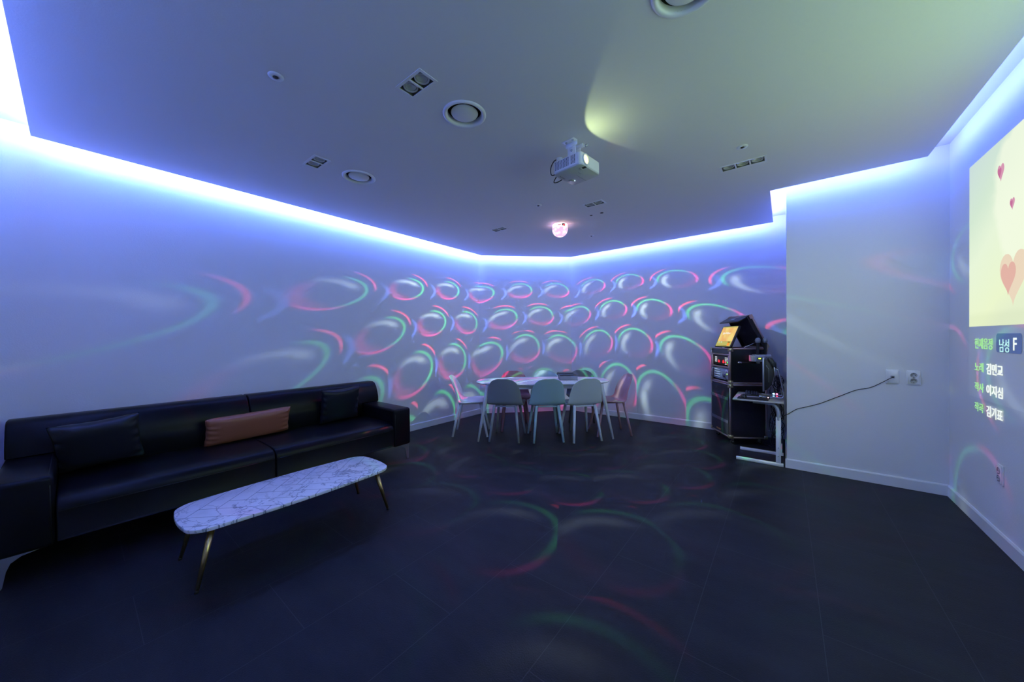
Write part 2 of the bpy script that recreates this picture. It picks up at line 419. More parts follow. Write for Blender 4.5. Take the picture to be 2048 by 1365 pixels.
def make_spot(n, label):
    t = thing('recessed_spotlight', label, 'ceiling light', group='recessed grid spotlights')
    a, b_ = spot_size(n); f = B(); fl = .012; th = .003; iw = .004
    for sx in (-1, 1):
        f.box((sx*(a/2+fl/2-iw/2), 0, -th/2), (fl+iw, b_-2*iw, th))
        f.box((0, sx*(b_/2+fl/2-iw/2), -th/2), (a+2*fl, fl+iw, th))
    for k in range(1, n): f.box((-a/2+a*k/n, 0, -.001), (.010, b_, .006))
    obj('frame', f, 'whitep', t)
    h = B()
    for sx in (-1, 1):
        h.box((sx*(a/2-.001), 0, .045), (.002, b_, .09)); h.box((0, sx*(b_/2-.001), .045), (a, .002, .09))
    h.box((0, 0, .089), (a, b_, .002))
    for k in range(1, n): h.box((-a/2+a*k/n, 0, .045), (.003, b_, .088))
    obj('housing', h, 'housing', t)
    for k in range(n):
        cx = -a/2+a*(k+.5)/n
        g = obj('gimbal_ring', B().lathe([(.033, .006), (.040, .004), (.0415, .010), (.040, .030), (.035, .034), (.032, .014), (.033, .006)], 28, c=(cx, 0, 0)), 'ringgrey', t)
        obj('bulb', B().lathe([(0, .020), (.012, .021), (.014, .017), (.024, .014), (.026, .010), (.031, .009), (.032, .014), (.028, .03), (.012, .055), (.012, .07)], 24, c=(cx, 0, 0)), 'glass', g)
    return t
slabs = ['white twin recessed spotlight nearest the camera, above the first round vent', 'white twin recessed spotlight beside the round vent nearest the sofa wall',
         'white triple recessed spotlight in a row near the white pier', 'white twin recessed spotlight behind the projector, right of the disco dome', 'white twin recessed spotlight left of the disco dome']
for ((x, y), n), lb in zip(SPOTS, slabs):
    t = make_spot(n, lb); t.location = (x, y, HD)

def make_sprinkler():
    t = thing('ceiling_sprinkler', '', 'sprinkler', group='ceiling sprinklers')
    obj('cover_plate', B().lathe([(.014, .0), (.012, -.004), (.018, -.007), (.034, -.004), (.037, 0)], 28), 'whitep', t)
    obj('nozzle', B().lathe([(0, -.010), (.008, -.010), (.011, -.006), (.011, 0)], 16), 'dark', t)
    return t
s0 = make_sprinkler()
for i, (x, y, lb) in enumerate([(-2.113, .678, 'round white ceiling sprinkler nearest the camera, left of the twin spotlight'), (-.243, 3.073, 'round white ceiling sprinkler just in front of the triple spotlight'),
        (-2.034, 3.045, 'round white ceiling sprinkler between the projector and the disco dome'), (-2.082, 4.42, 'tiny ceiling sprinkler behind the disco dome near the back cove')]):
    o = s0 if i == 0 else copy_tree(s0); o.location = (x, y, HD); o['label'] = lb
for i, (x, y, r, lb) in enumerate([(-1.735, 3.682, .015, 'small dark screw hole in the ceiling right of the disco dome'), (-1.609, 3.684, .019, 'larger dark screw hole in the ceiling below the twin spotlight')]):
    tag(obj('ceiling_anchor', B().lathe([(0, -.001), (r*.6, -.001), (r*.8, -.003), (r, -.002), (r, .0)], 16), mat('plug_hole', (.06, .05, .045), .8), loc=(x, y, HD)), lb, 'screw hole', 'empty screw holes in the ceiling')

# disco dome
t = thing('disco_light', 'glowing pink white disco dome light on the ceiling above the dining table', 'disco light', (-2.18, 3.74, HD))
obj('base', B().lathe([(0, 0), (.088, 0), (.093, -.004), (.093, -.046), (.090, -.05), (0, -.05)], 40), mat('disco_base', (.85, .7, .75), .4, emis=(1, .60, .70), estr=1.5), t)
dm = bpy.data.materials.new('disco_dome_glow'); dm.use_nodes = True; nt = dm.node_tree; nt.nodes.remove(nt.nodes['Principled BSDF'])
e = nt.nodes.new('ShaderNodeEmission'); vo = nt.nodes.new('ShaderNodeTexVoronoi'); vo.inputs['Scale'].default_value = 26; tc = nt.nodes.new('ShaderNodeTexCoord'); nt.links.new(tc.outputs['Object'], vo.inputs['Vector'])
rp = nt.nodes.new('ShaderNodeValToRGB'); rp.color_ramp.elements[0].color = (1, .9, .95, 1); rp.color_ramp.elements[0].position = .1; rp.color_ramp.elements[1].color = (.72, .42, .62, 1); rp.color_ramp.elements[1].position = .62
nt.links.new(vo.outputs['Distance'], rp.inputs[0]); nt.links.new(rp.outputs[0], e.inputs[0]); e.inputs[1].default_value = 1.6; nt.links.new(e.outputs[0], nt.nodes['Material Output'].inputs[0])
obj('dome', B().lathe([(.094, -.05), (.0945, -.062)]+[(.0945*cos(a), -.064-.088*sin(a)) for a in [pi/2*k/10 for k in range(1, 11)]], 40), dm, t)
co = obj('bulb_core', B().lathe([(.0, -.060), (.05, -.065), (.05, -.066), (0, -.067)], 20), 'whitep', t)
obj('switch_plate', B().box((.079, -.052, -.026), (.012, .034, .026), rot=Matrix.Rotation(-.6, 3, 'Z')), 'blackp', t)
obj('indicator_light', B().box((.084, -.054, -.030), (.010, .012, .008), rot=Matrix.Rotation(-.6, 3, 'Z')), emis('red_led', (1, .05, .05), 6), t)
obj('label_sticker', B().box((.043, -.0835, -.028), (.036, .002, .009), rot=Matrix.Rotation(.47, 3, 'Z')), mat('sticker', (.8, .35, .3), .5), t)

# ================================================================== projector
t = thing('projector', 'white projector hanging from the ceiling with its glowing lens', 'projector', (-1.17, 2.25, HD), radians(-7))
Z0, Z1 = -.232, -.145
body = B().prism(rrect(.238, .252, .030, 6), Z0+.006, Z1, .006, 2)
obj('body', body, 'whitep', t)
obj('bottom_cover', B().prism(rrect(.232, .246, .028, 6), Z0-.001, Z0+.006, .002, 1), mat('projector_grey', (.50, .52, .50), .45), t)
v = B()
for i in range(13):
    for j in range(7):
        if i == 9: continue
        v.box((-.092+i*.0135, -.1262, Z0+.024+j*.0085), (.0075, .0015, .0045))
obj('side_vent', v, 'dark', t)
rotx = Matrix.Rotation(pi/2, 3, 'Y')
ln = obj('lens_ring', B().lathe([(.028, .0), (.036, .0), (.039, .004), (.037, .009), (.031, .010), (.029, .004), (.028, 0)], 32, c=(.116, -.066, Z0+.046), rot=rotx), 'whitep', t)
gm = bpy.data.materials.new('projector_lens_glow'); gm.use_nodes = True; gn = gm.node_tree; gn.nodes.remove(gn.nodes['Principled BSDF']); e = gn.nodes.new('ShaderNodeEmission'); e.inputs[0].default_value = (1, .95, .40, 1); e.inputs[1].default_value = 2.6; gn.links.new(e.outputs[0], gn.nodes['Material Output'].inputs[0])
obj('lens', B().lathe([(0, .010), (.014, .0085), (.024, .004), (.029, .001)], 28, c=(.118, -.066, Z0+.046), rot=rotx), gm, ln)
obj('focus_lever', B().box((.100, -.060, Z0-.002), (.034, .020, .004), .001), 'dark', t)
obj('focus_slot', B().box((.082, -.060, Z0-.003), (.012, .030, .004), .001), mat('slot_cream', (.62, .68, .5), .5), t)
obj('button_pad', B().prism(rrect(.040, .034, .008, 4), Z0-.0035, Z0, .001, 1, c=(-.075, .040, 0)), mat('pad_grey', (.40, .43, .43), .4), t)
obj('power_light', B().box((-.055, .054, Z0-.0045), (.004, .004, .002)), emis('blue_white_led', (.6, .85, 1), 5), t)
obj('seam_line', B().box((.0, .062, Z0-.0015), (.002, .118, .001)).box((.035, -.015, Z0-.0015), (.002, .040, .001)), 'greyp', t)
b2 = B()
for q in (-1, 1):
    b2.box((-.02, q*.056, -.0025), (.098, .046, .004), .001, 1).box((-.02, q*.034, -.017), (.098, .004, .034), .001, 1).box((-.02, q*.031, -.088), (.070, .004, .116), .001, 1)
obj('ceiling_bracket', b2, 'tabw', t)
for sx, sy in ((-.048, -.058), (.008, -.058), (-.048, .058), (.008, .058)):
    obj('bracket_screw', B().lathe([(0, -.010), (.007, -.009), (.009, -.0045)], 12, c=(sx, sy, 0)), 'steel', t)
obj('bracket_screw', B().lathe([(0, .006), (.008, .004), (.009, 0)], 12, c=(-.02, -.033, -.060), rot=Matrix.Rotation(pi/2, 3, 'X')), 'steel', t)
obj('bracket_bolt', B().lathe([(0, .022), (.006, .022), (.006, .012), (.010, .012), (.010, 0)], 10, c=(.052, .034, -.030), rot=Matrix.Rotation(pi/2, 3, 'Y')), 'steel', t)
obj('cable_gland', B().lathe([(.022, 0), (.024, .004), (.022, .045), (0, .047)], 20, c=(-.10, -.07, Z1)), 'whitep', t)
pc = B()
for pts in ([(-.10, -.07, Z1+.04), (-.135, -.085, Z1+.035), (-.165, -.09, Z1-.01), (-.165, -.08, Z0+.03), (-.12, -.07, Z0+.03)],
            [(-.12, -.02, Z0+.045), (-.15, -.03, Z0+.04), (-.168, -.05, Z0-.01), (-.158, -.02, Z0-.005), (-.120, .01, Z0+.02)]):
    P = [Vector(p) for p in pts]; out = []
    for i in range(len(P)-1):
        for s_ in range(6):
            q = s_/6; p0, p1, p2, p3 = P[max(i-1, 0)], P[i], P[i+1], P[min(i+2, len(P)-1)]
            out.append(.5*((2*p1)+(p2-p0)*q+(2*p0-5*p1+4*p2-p3)*q*q+(3*p1-p0-3*p2+p3)*q**3))
    out.append(P[-1]); pc.tube(out, .0035, 8)
obj('cable', pc, 'rubber', t)

def spline(pts, k=8):
    P = [Vector(p) for p in pts]; out = []
    for i in range(len(P)-1):
        for s_ in range(k):
            q = s_/k; p0, p1, p2, p3 = P[max(i-1, 0)], P[i], P[i+1], P[min(i+2, len(P)-1)]
            out.append(.5*((2*p1)+(p2-p0)*q+(2*p0-5*p1+4*p2-p3)*q*q+(3*p1-p0-3*p2+p3)*q**3))
    out.append(P[-1]); return out

# text helper: local +x along xdir, +y along ydir; returns a solid mesh object
def text_obj(name, body, size, origin, xdir, ydir, m, parent, sx=1.0, off=0.0, depth=.0008, world=False):
    cu = bpy.data.curves.new(name, 'FONT'); cu.body = body; cu.size = size; cu.extrude = depth; cu.offset = off; cu.resolution_u = 6
    tmp = bpy.data.objects.new(name+'_tmp', cu); COL.objects.link(tmp)
    bpy.context.view_layer.update()
    dg = bpy.context.evaluated_depsgraph_get(); me = bpy.data.meshes.new_from_object(tmp.evaluated_get(dg))
    bpy.data.objects.remove(tmp); me.name = name
    xd, yd = Vector(xdir).normalized(), Vector(ydir).normalized(); zd = xd.cross(yd)
    mt = Matrix(((xd.x*sx, yd.x, zd.x, origin[0]), (xd.y*sx, yd.y, zd.y, origin[1]), (xd.z*sx, yd.z, zd.z, origin[2]), (0, 0, 0, 1)))
    me.transform(mt); me.materials.clear(); me.materials.append(M[m] if isinstance(m, str) else m)
    o = bpy.data.objects.new(name, me); COL.objects.link(o); o.parent = parent
    return o
text_obj('lettering', 'ViewSonic', .016, (-.098, -.080, Z0-.0015), (0, 1, 0), (1, 0, 0), 'greyp', t)

# ================================================================== projected karaoke picture on the right wall
SX = XR-.001; SY0, SY1, SZ0, SZ1, SZM = 3.948, 1.08, .866, 2.478, 1.352
scr = thing('projected_picture', 'bright yellow green karaoke picture with hearts projected on the right wall', 'projection', (XR, SY0, SZ1))
def L3(x, y, z): return (x-XR, y-SY0, z-SZ1)
pm = bpy.data.materials.new('projected_image'); pm.use_nodes = True; nt = pm.node_tree; nt.nodes.remove(nt.nodes['Principled BSDF']); L = nt.links.new
e = nt.nodes.new('ShaderNodeEmission'); tc = nt.nodes.new('ShaderNodeTexCoord'); sp = nt.nodes.new('ShaderNodeSeparateXYZ'); L(tc.outputs['Object'], sp.inputs[0]); X.nt = nt
yy = clampx(X(sp.outputs[1])*(-1/.9)); zz = clampx(X(sp.outputs[2])*(-1/1.13))
nz = nt.nodes.new('ShaderNodeTexNoise'); nz.inputs['Scale'].default_value = 3.0; nz.inputs['Detail'].default_value = 5; L(tc.outputs['Object'], nz.inputs['Vector'])
rp = nt.nodes.new('ShaderNodeValToRGB'); cr = rp.color_ramp
cr.elements[0].position = 0; cr.elements[0].color = (.56, .69, .69, 1); cr.elements[1].position = 1; cr.elements[1].color = (.74, .82, .58, 1)
el_ = cr.elements.new(.30); el_.color = (.62, .77, .62, 1); el_ = cr.elements.new(.55); el_.color = (.76, .87, .66, 1); el_ = cr.elements.new(.88); el_.color = (.79, .88, .58, 1)
L(clampx(zz*.85+yy*.35+(X(nz.outputs[0])-.5)*.10).v, rp.inputs[0])
# white cloud with a lobed edge
cy, cz = X(sp.outputs[1])+.72, X(sp.outputs[2])+.36
rr = X.op('SQRT', cy*cy*1.15+cz*cz*1.0)+(X(nz.outputs[0])-.5)*.28
mx = nt.nodes.new('ShaderNodeMixRGB'); mx.inputs[2].default_value = (.86, .92, .74, 1); L((clampx((.42-rr)*14.0)*.75).v, mx.inputs[0]); L(rp.outputs[0], mx.inputs[1])
# grass line
gl = clampx((zz-.905)*30.0)*.14
mx2 = nt.nodes.new('ShaderNodeMixRGB'); mx2.inputs[2].default_value = (.45, .55, .32, 1); L(gl.v, mx2.inputs[0]); L(mx.outputs[0], mx2.inputs[1])
mx3 = nt.nodes.new('ShaderNodeMixRGB'); mx3.inputs[2].default_value = (.58, .95, .52, 1); L(clampx((X(sp.outputs[1])+.75)*(-1.6)).v, mx3.inputs[0]); L(mx2.outputs[0], mx3.inputs[1])
L(mx3.outputs[0], e.inputs[0]); L((1.12+clampx((X(sp.outputs[1])+.85)*(-1.6))*2.2).v, e.inputs[1]); L(e.outputs[0], nt.nodes['Material Output'].inputs[0])  # unseen far part made greener and brighter, to light the ceiling
c = L3(XR-.0015, (SY0+SY1)/2, (SZM+SZ1)/2)
obj('picture', B().box(c, (.003, SY0-SY1, SZ1-SZM)), pm, scr)
bandm = mat('projected_band', (.70, .71, .72), .8, emis=(.75, .85, .8), estr=.045)
c = L3(XR-.0015, (SY0+SY1)/2, (SZ0+SZM)/2)
obj('caption_band', B().box(c, (.003, SY0-SY1, SZM-SZ0)), bandm, scr)
boxm = mat('projected_box', (.30, .38, .55), .8, emis=(.1, .2, .45), estr=.03)
obj('caption_box', B().prism([(q[0], q[1]) for q in rrect(.295, .116, .02, 5)], -.0005, .0005, axis='x', c=L3(XR-.0042, 3.394, 1.245)), boxm, scr)
wt = emis('projected_white', (.92, 1, .95), 1.05); gt = emis('projected_green', (.42, .92, .38), .95); ct = emis('projected_cyan', (.55, .95, .95), 1.0)
def cap(nm, body, y, z, wid, hgt, m):
    o = text_obj('caption_text', body, .1, (0, 0, 0), (0, -1, 0), (0, 0, 1), m, scr, off=.0012 if m is wt else .0)
    ys = [v.co.y for v in o.data.vertices]; zs = [v.co.z for v in o.data.vertices]
    sy = wid/(max(ys)-min(ys)); sz = hgt/(max(zs)-min(zs)); c0 = L3(XR-.0058, y, z)
    for v in o.data.vertices: v.co = Vector((v.co.x+c0[0], (v.co.y-max(ys))*sy+c0[1], (v.co.z-min(zs))*sz+c0[2]))
cap('', '현재음정', 3.846, 1.200, .255, .072, gt)
cap('', '남성', 3.498, 1.190, .115, .079, ct)
cap('', 'F', 3.335, 1.204, .036, .073, wt)
cap('', '노래', 3.846, 1.046, .130, .062, gt); cap('', '김민교', 3.670, 1.040, .212, .071, wt)
cap('', '작사', 3.846, .912, .135, .060, gt); cap('', '이지심', 3.670, .905, .212, .070, wt)
cap('', '작곡', 3.846, .775, .130, .060, gt); cap('', '김기표', 3.670, .766, .212, .072, wt)
def heart(y, z, h, wd, m, m2, lean=0.):
    pts = []
    for i in range(40):
        a = 2*pi*i/40; hx = 16*sin(a)**3/34; hz = (13*cos(a)-5*cos(2*a)-2*cos(3*a)-cos(4*a))/30
        pts.append((-(hx*wd+lean*hz)+y-SY0, hz*h+z-SZ1))
    o = obj('heart', B().prism(pts, -.0042, -.0032, axis='x'), m, scr)
    pts2 = [((p[0]-(y-SY0))*.55+(y-SY0)+wd*.16, (p[1]-(z-SZ1))*.62+(z-SZ1)-h*.02) for p in pts]
    obj('heart_shading', B().prism(pts2, -.0052, -.0043, axis='x'), m2, o)
hp = emis('heart_pink', (.78, .36, .52), .92); hp2 = emis('heart_deep_pink', (.68, .20, .40), .88)
heart(3.49, 2.285, .105, .085, hp, hp2); heart(3.355, 2.055, .070, .055, hp, hp2)
heart(3.345, 1.645, .32, .33, emis('heart_pale', (.90, .74, .56), .98), emis('heart_coral', (.88, .52, .44), .93), .0)
heart(2.2, 1.9, .5, .5, emis('heart_pale2', (.90, .62, .47), .95), emis('heart_coral2', (.85, .42, .36), .9))

# ================================================================== wall plates
def plate(loc, rz, label, kind):
    t = thing('wall_outlet' if kind == 'socket' else 'wall_jack', label, 'wall socket', loc, rz)      # local: x along the wall, -y into the room
    obj('plate', B().prism(rrect(.080, .122, .008, 4), 0, .007, .002, 2, axis='z', rot=Matrix.Rotation(pi/2, 3, 'X')), 'whitep', t)
    obj('inner_frame', B().prism(rrect(.068, .108, .005, 3), .007, .010, .001, 1, axis='z', rot=Matrix.Rotation(pi/2, 3, 'X')), 'whitep', t)
    if kind == 'socket':
        for s in (-1, 1):
            k = obj('socket', B().lathe([(.0205, .0098), (.0200, .013), (.0185, .013), (.0175, .0103), (0, .0103)], 28, c=(0, 0, s*.023), rot=Matrix.Rotation(pi/2, 3, 'X')), mat('socket_grey', (.38, .39, .40), .5), t)
            ph = B()
            for q in (-1, 1): ph.lathe([(0, .012), (.0028, .012), (.0028, .010)], 10, c=(q*.0095, 0, s*.023), rot=Matrix.Rotation(pi/2, 3, 'X'))
            for q in (-1, 1): ph.box((0, -.0125, s*.023+q*.0165), (.006, .003, .004))
            obj('pin_hole', ph, 'dark', k)
        if label.startswith('white double wall socket next'): obj('corner_sticker', B().prism([(.002, .054), (.036, .054), (.036, .018)], .0101, .0105, axis='z', rot=Matrix.Rotation(pi/2, 3, 'X')), mat('clear_sticker', (.8, .83, .84), .15), t)
    else:
        j = obj('jack_socket', B().box((0, -.0115, 0), (.024, .006, .020), .001), 'greyp', t)
        obj('port_opening', B().box((.001, -.0150, -.002), (.013, .002, .011)), 'dark', j)
    return t
plate((.722, YB, .941), 0, 'square white wall jack with the thin grey cable plugged in', 'jack')
plate((.842, YB, .939), 0, 'white double wall socket next to the wall jack on the pier', 'socket')
plate((XR, 3.49, .441), -pi/2, 'white double wall socket low on the right wall below the projected picture', 'socket')
tag(obj('data_cable', B().tube(spline([(.722, YB-.022, .938), (.700, YB-.030, .925), (.66, YB-.012, .889), (.588, YB-.006, .838), (.50, YB-.004, .808), (.396, YB-.004, .745), (.33, YB-.004, .705), (.259, YB-.004, .662), (.17, YB-.004, .622), (.09, YB-.004, .588), (.024, YB-.006, .532), (-.004, YB+.01, .510), (-.03, YB+.10, .46), (-.05, YB+.25, .38)]), .0028, 8), 'rubber'),
    'thin dark cable drooping across the white pier from the wall jack', 'cable')

# ================================================================== sofa
sofa = thing('sofa', 'long black leather sofa along the left wall', 'sofa', (-3.66, .99, 0))
def so(name, b, m='leather', parent=None, **k):
    o = obj(name, b, m, parent or sofa, **k); 
    for v in o.data.vertices: v.co -= Vector((-3.66, .99, 0))
    return o
YA, YM, YE = -.285, .99, 2.262; AW = .207; XF = -3.20
def seat(y0, y1):
    prof = [(-3.86, .19), (XF+.012, .185), (XF, .20), (XF, .345), (XF-.004, .375), (XF-.022, .402), (XF-.055, .418), (XF-.12, .425), (-3.5, .428), (-3.86, .420)]
    b = B().prism(prof, y0+.003, y1-.003, .012, 3, axis='y'); return b
def seam(y0, y1):
    return B().tube([(XF+.001, y0+.01, .352), (XF+.001, y1-.01, .352)], .0022, 6)
for a, c in ((YA+AW, YM), (YM, YE-AW)):
    s_ = so('seat_cushion', seat(a, c)); so('stitching', seam(a, c), 'blackp', s_).parent = s_
def back(y0, y1, ya, yb):
    up = [(-3.836, .568), (-3.838, .62), (-3.855, .68), (-3.880, .738), (-3.912, .776), (-3.955, .792), (-4.06, .790), (-4.10, .77), (-4.112, .72), (-4.112, .575), (-4.09, .565), (-3.84, .560)]
    b = B().prism(up, y0, y1, .028, 4, axis='y')
    lowp = [(-3.852, .40), (-3.838, .47), (-3.832, .55), (-3.837, .60), (-3.90, .66), (-4.09, .66), (-4.10, .19), (-3.87, .19)]
    b.prism(lowp, ya, yb, .010, 2, axis='y'); return b
so('backrest', back(YA+.003, YM-.004, YA+AW+.002, YM-.004))
so('backrest', back(YM+.004, YE-.003, YM+.004, YE-AW-.002))
def arm(y0, y1):
    b = B().box(((XF-4.09)/2, (y0+y1)/2, .3625), (4.09+XF, y1-y0, .395), .026, 4); return b
for y0, y1, sgn in ((YA, YA+AW, 1), (YE-AW, YE, -1)):
    a = so('armrest', arm(y0, y1))
    yi = y1 if sgn > 0 else y0
    so('stitching', B().tube([(XF-.006, yi-sgn*.012, .17), (XF+.0005, yi-sgn*.016, .5), (XF-.03, yi-sgn*.018, .556), (XF-.1, yi-sgn*.02, .5605), (-3.85, yi-sgn*.02, .5605)], .0022, 6), 'blackp', a).parent = a
for yo, q in ((YA+.010, 1), (YE-.010, -1)):
    for x_ in (XF-.035, -4.05):
        prof = [(0, .172), (.140, .172), (.140, .160), (.085, .150), (.050, .125), (.036, .085), (.024, .008), (.020, 0), (.002, 0), (0, .008)]
        so('leg', B().prism([(yo+q*p[0], p[1]) for p in prof], x_-.004, x_+.004, axis='x'), 'steel')

# pillows
def pillow(name, w_, h_, th, m, seed, label, loc, tilt, yaw=0., roll=0., grp=None, pin=.12, wr_=1.):
    rnd = random.Random(seed); ph = [rnd.uniform(0, 6.28) for _ in range(8)]
    b = B(); N_ = 40
    def surf(side):
        def f(u, v):
            a, c = 2*u-1, 2*v-1
            ex = 1-pin*.6*(1-c*c)*abs(a)**3-wr_*.006*sin(9*c+ph[4])*abs(a)**6; ey = 1-pin*(1-a*a)*abs(c)**3
            x = a*w_/2*ex; z = c*h_/2*ey
            k = max(0, (1-a**4))**.5*max(0, (1-c**4))**.5
            t_ = th/2*k**.8
            d = min(1-abs(a), 1-abs(c))
            wr = 0
            wr += .010*wr_*sin(17*c+ph[0]+3*a)*math.exp(-((1-abs(a))/.16)**2)*(1-c**6)
            wr += .004*sin(25*c+ph[1])*math.exp(-((1-abs(a))/.10)**2)
            wr += .0035*sin(15*a+ph[2]+2*c)*math.exp(-((1-abs(c))/.14)**2)
            wr += .005*sin(9*(a+c)+ph[3])*k*math.exp(-((abs(a)+abs(c)-1.6)/.25)**2)
            if d < 1e-6: return Vector((x, 0, z))
            return Vector((x, side*(t_+wr*min(1, d*12)), z))
        return f
    b.grid(surf(-1), N_, N_); b.grid(surf(1), N_, N_)
    bmesh.ops.remove_doubles(b.bm, verts=b.bm.verts, dist=1e-5); bmesh.ops.recalc_face_normals(b.bm, faces=b.bm.faces)
    o = obj(name, b, m)
    o.rotation_euler = Matrix.Rotation(pi/2+yaw, 3, 'Z').to_4x4().to_3x3().__matmul__(Matrix.Rotation(tilt, 3, 'X') @ Matrix.Rotation(roll, 3, 'Y')).to_euler()
    o.location = loc; tag(o, label, 'cushion', grp)
    return o
# pillow local: x = width, z = height, +-y = thickness; yaw pi/2 puts the width along world y
pillow('throw_pillow', .41, .355, .13, 'leather2', 3, 'large black leather throw pillow beside the near armrest', (-3.745, .100, .602), radians(17), radians(-3), radians(-5), 'black throw pillows on the sofa')
pillow('bolster_pillow', .63, .245, .11, 'tan', 5, 'long tan brown leather pillow in the middle of the sofa', (-3.750, .965, .544), radians(17), radians(2), radians(-1), None, .05, .75)
pillow('throw_pillow', .405, .385, .11, 'leather2', 9, 'small black leather throw pillow beside the far armrest', (-3.752, 1.762, .606), radians(15), radians(-2), radians(-2), 'black throw pillows on the sofa')

# ================================================================== coffee table
ct_ = thing('coffee_table', 'long low coffee table with white marble herringbone top and brass legs', 'coffee table', (-2.605, .922, 0))
outline = []
def bow(pts, w_, h_):                                     # sides bulge a little
    return [(x*(1+.0*y), y) for x, y in pts]
def barrel(w_, h_, r, bx, by, n=10, m=14):
    """rounded rectangle with bowed sides"""
    base = rrect(w_, h_, r, n); out = []
    for i, p in enumerate(base):
        q = base[(i+1) % len(base)]; L_ = math.dist(p, q); k = max(1, int(L_/.05))
        for s_ in range(k): out.append((p[0]+(q[0]-p[0])*s_/k, p[1]+(q[1]-p[1])*s_/k))
    res = []
    for x, y in out:
        fx = 1+bx*(1-(2*y/h_)**2)-bx; fy = 1+by*(1-(2*x/w_)**2)-by
        res.append((x*fx, y*fy))
    return res
top = barrel(.515, 1.185, .085, .12, .05)
obj('tabletop', B().prism(top, .300, .320, .0035, 2), 'marble', ct_)
for sx in (-1, 1):
    for sy in (-1, 1):
        p0 = Vector((sx*.185, sy*.475, .300)); p1 = Vector((sx*.222, sy*.547, .003))
        lg = obj('leg', B().tube([p0, p1], [.0165, .009], 20), 'brass', ct_)
        obj('rubber_foot', B().tube([p1+Vector((0, 0, .010)), p1-Vector((0, 0, .003))], [.0105, .0105], 16), 'rubber', lg)
        obj('mounting_plate', B().lathe([(0, .2995), (.028, .2995), (.028, .296), (0, .296)], 20, c=(p0.x, p0.y, 0)), 'brass', lg)

# ================================================================== dining table
dt = thing('dining_table', 'oval white dining table with tapered white legs', 'table', (-2.594, 3.948, 0), radians(40.1))
topd = []
for i in range(72):
    a = 2*pi*i/72; e_ = 2/2.9; topd.append((.895*math.copysign(abs(cos(a))**e_, cos(a)), .02+.41*math.copysign(abs(sin(a))**e_, sin(a))))
b = B(); rings = []
for sc_, z in ((.955, .701), (.985, .706), (1.0, .715), (1.0, .720), (.996, .723)):
    rings.append([b.bm.verts.new((p[0]-(1-sc_)*.5*math.copysign(1, p[0])*min(1, abs(p[0])/.3), p[1]-(1-sc_)*.5*math.copysign(1, p[1])*min(1, abs(p[1])/.2), z)) for p in topd])
for r0, r1 in zip(rings, rings[1:]):
    for k in range(72): b.bm.faces.new((r0[k], r0[(k+1) % 72], r1[(k+1) % 72], r1[k])).smooth = True
b.bm.faces.new(rings[0][::-1]); b.bm.faces.new(rings[-1]); bmesh.ops.recalc_face_normals(b.bm, faces=b.bm.faces)
obj('tabletop', b, 'marble2', dt)
ap = B()
for s in (-1, 1): ap.box((0, .01+s*.270, .673), (1.36, .020, .055)); ap.box((s*.70, .01, .673), (.020, .52, .055))
obj('apron', ap, 'tabw', dt)
for sx in (-1, 1):
    for sy in (-1, 1): obj('leg', B().tube([(sx*.735, .01+sy*.255, .701), (sx*.74, .01+sy*.258, .66), (sx*.860, sy*.335, .0)], [.027, .027, .0125], 18), 'tabw', dt)

# ================================================================== dining chairs
CENT = [(.225, .428, .150), (.222, .446, .184), (.205, .455, .205), (.15, .459, .222), (.07, .456, .230), (.0, .450, .234), (-.06, .446, .235), (-.105, .449, .234), (-.138, .460, .232), (-.160, .482, .228),
        (-.176, .512, .222), (-.194, .555, .216), (-.212, .60, .210), (-.232, .65, .202), (-.252, .70, .189), (-.266, .735, .172), (-.278, .765, .146), (-.285, .783, .116), (-.289, .794, .084), (-.291, .799, .058)]
def chair_mats(name, c):
    return mat(name, c, .5, bump=.05, bscale=200)
def make_chair(label, col, cx, cy, ang):
    m = chair_mats('chair_shell', col); ml = mat('chair_leg', tuple(min(1, q*1.08) for q in col), .42)
    t = thing('dining_chair', label, 'chair', (cx, cy, 0), radians(ang), 'shell chairs around the dining table')
    b = B(); NC, NW = len(CENT), 17
    def f(u, v):
        i = u*(NC-1); i0 = min(int(i), NC-2); q = i-i0
        x, z, hw = (CENT[i0][k]*(1-q)+CENT[i0+1][k]*q for k in range(3))
        # smooth
        s = 2*v-1; n_ = Vector(CENT[i0+1][:2])-Vector(CENT[i0][:2]); n_.normalize(); n_ = Vector((n_.y, -n_.x))     # towards the sitter for the back, up for the seat
        if n_.x+n_.y < 0: n_ = -n_
        back_ = min(1, max(0, (z-.47)/.12)); curl = (.010*(1-back_)+.040*back_*min(1, max(0, hw-.05)/.15)**1.5)*abs(s)**2.6
        return Vector((x+n_.x*curl, s*hw, z+n_.y*curl*(1-.9*back_)))
    b.grid(f, 39, NW); sh = obj('shell', b, m, t, solid=.012)
    bm_ = sh.modifiers.new('bev', 'BEVEL'); bm_.width = .003; bm_.segments = 2; bm_.limit_method = 'ANGLE'; bm_.angle_limit = radians(50)
    obj('seat_pad', B().prism(rrect(.31, .37, .12, 8, cx=.045), .452, .470, .008, 3), m, t)
    fr = B()
    for s in (-1, 1): fr.box((-.005, s*.125, .432), (.26, .022, .016), .003, 1); fr.box((s*.125, 0, .432), (.022, .26, .016), .003, 1)
    obj('seat_frame', fr, ml, t)
    for fx, fy in ((.23, .20), (.23, -.20), (-.23, .187), (-.23, -.187)):
        tx, ty = (.138 if fx > 0 else -.142), math.copysign(.138, fy)
        obj('leg', B().tube([(tx, ty, .446), (fx, fy, 0.0)], [.0190, .0142], 14), ml, t)
    return t
make_chair('charcoal grey shell chair, left of the three with backs to the camera', (.28, .30, .29), -2.856, 3.503, 118)
make_chair('teal shell chair, middle of the three with backs to the camera', (.38, .55, .55), -2.449, 3.79, 133)
make_chair('pale grey shell chair, right of the three with backs to the camera', (.68, .74, .72), -2.098, 4.08, 141)
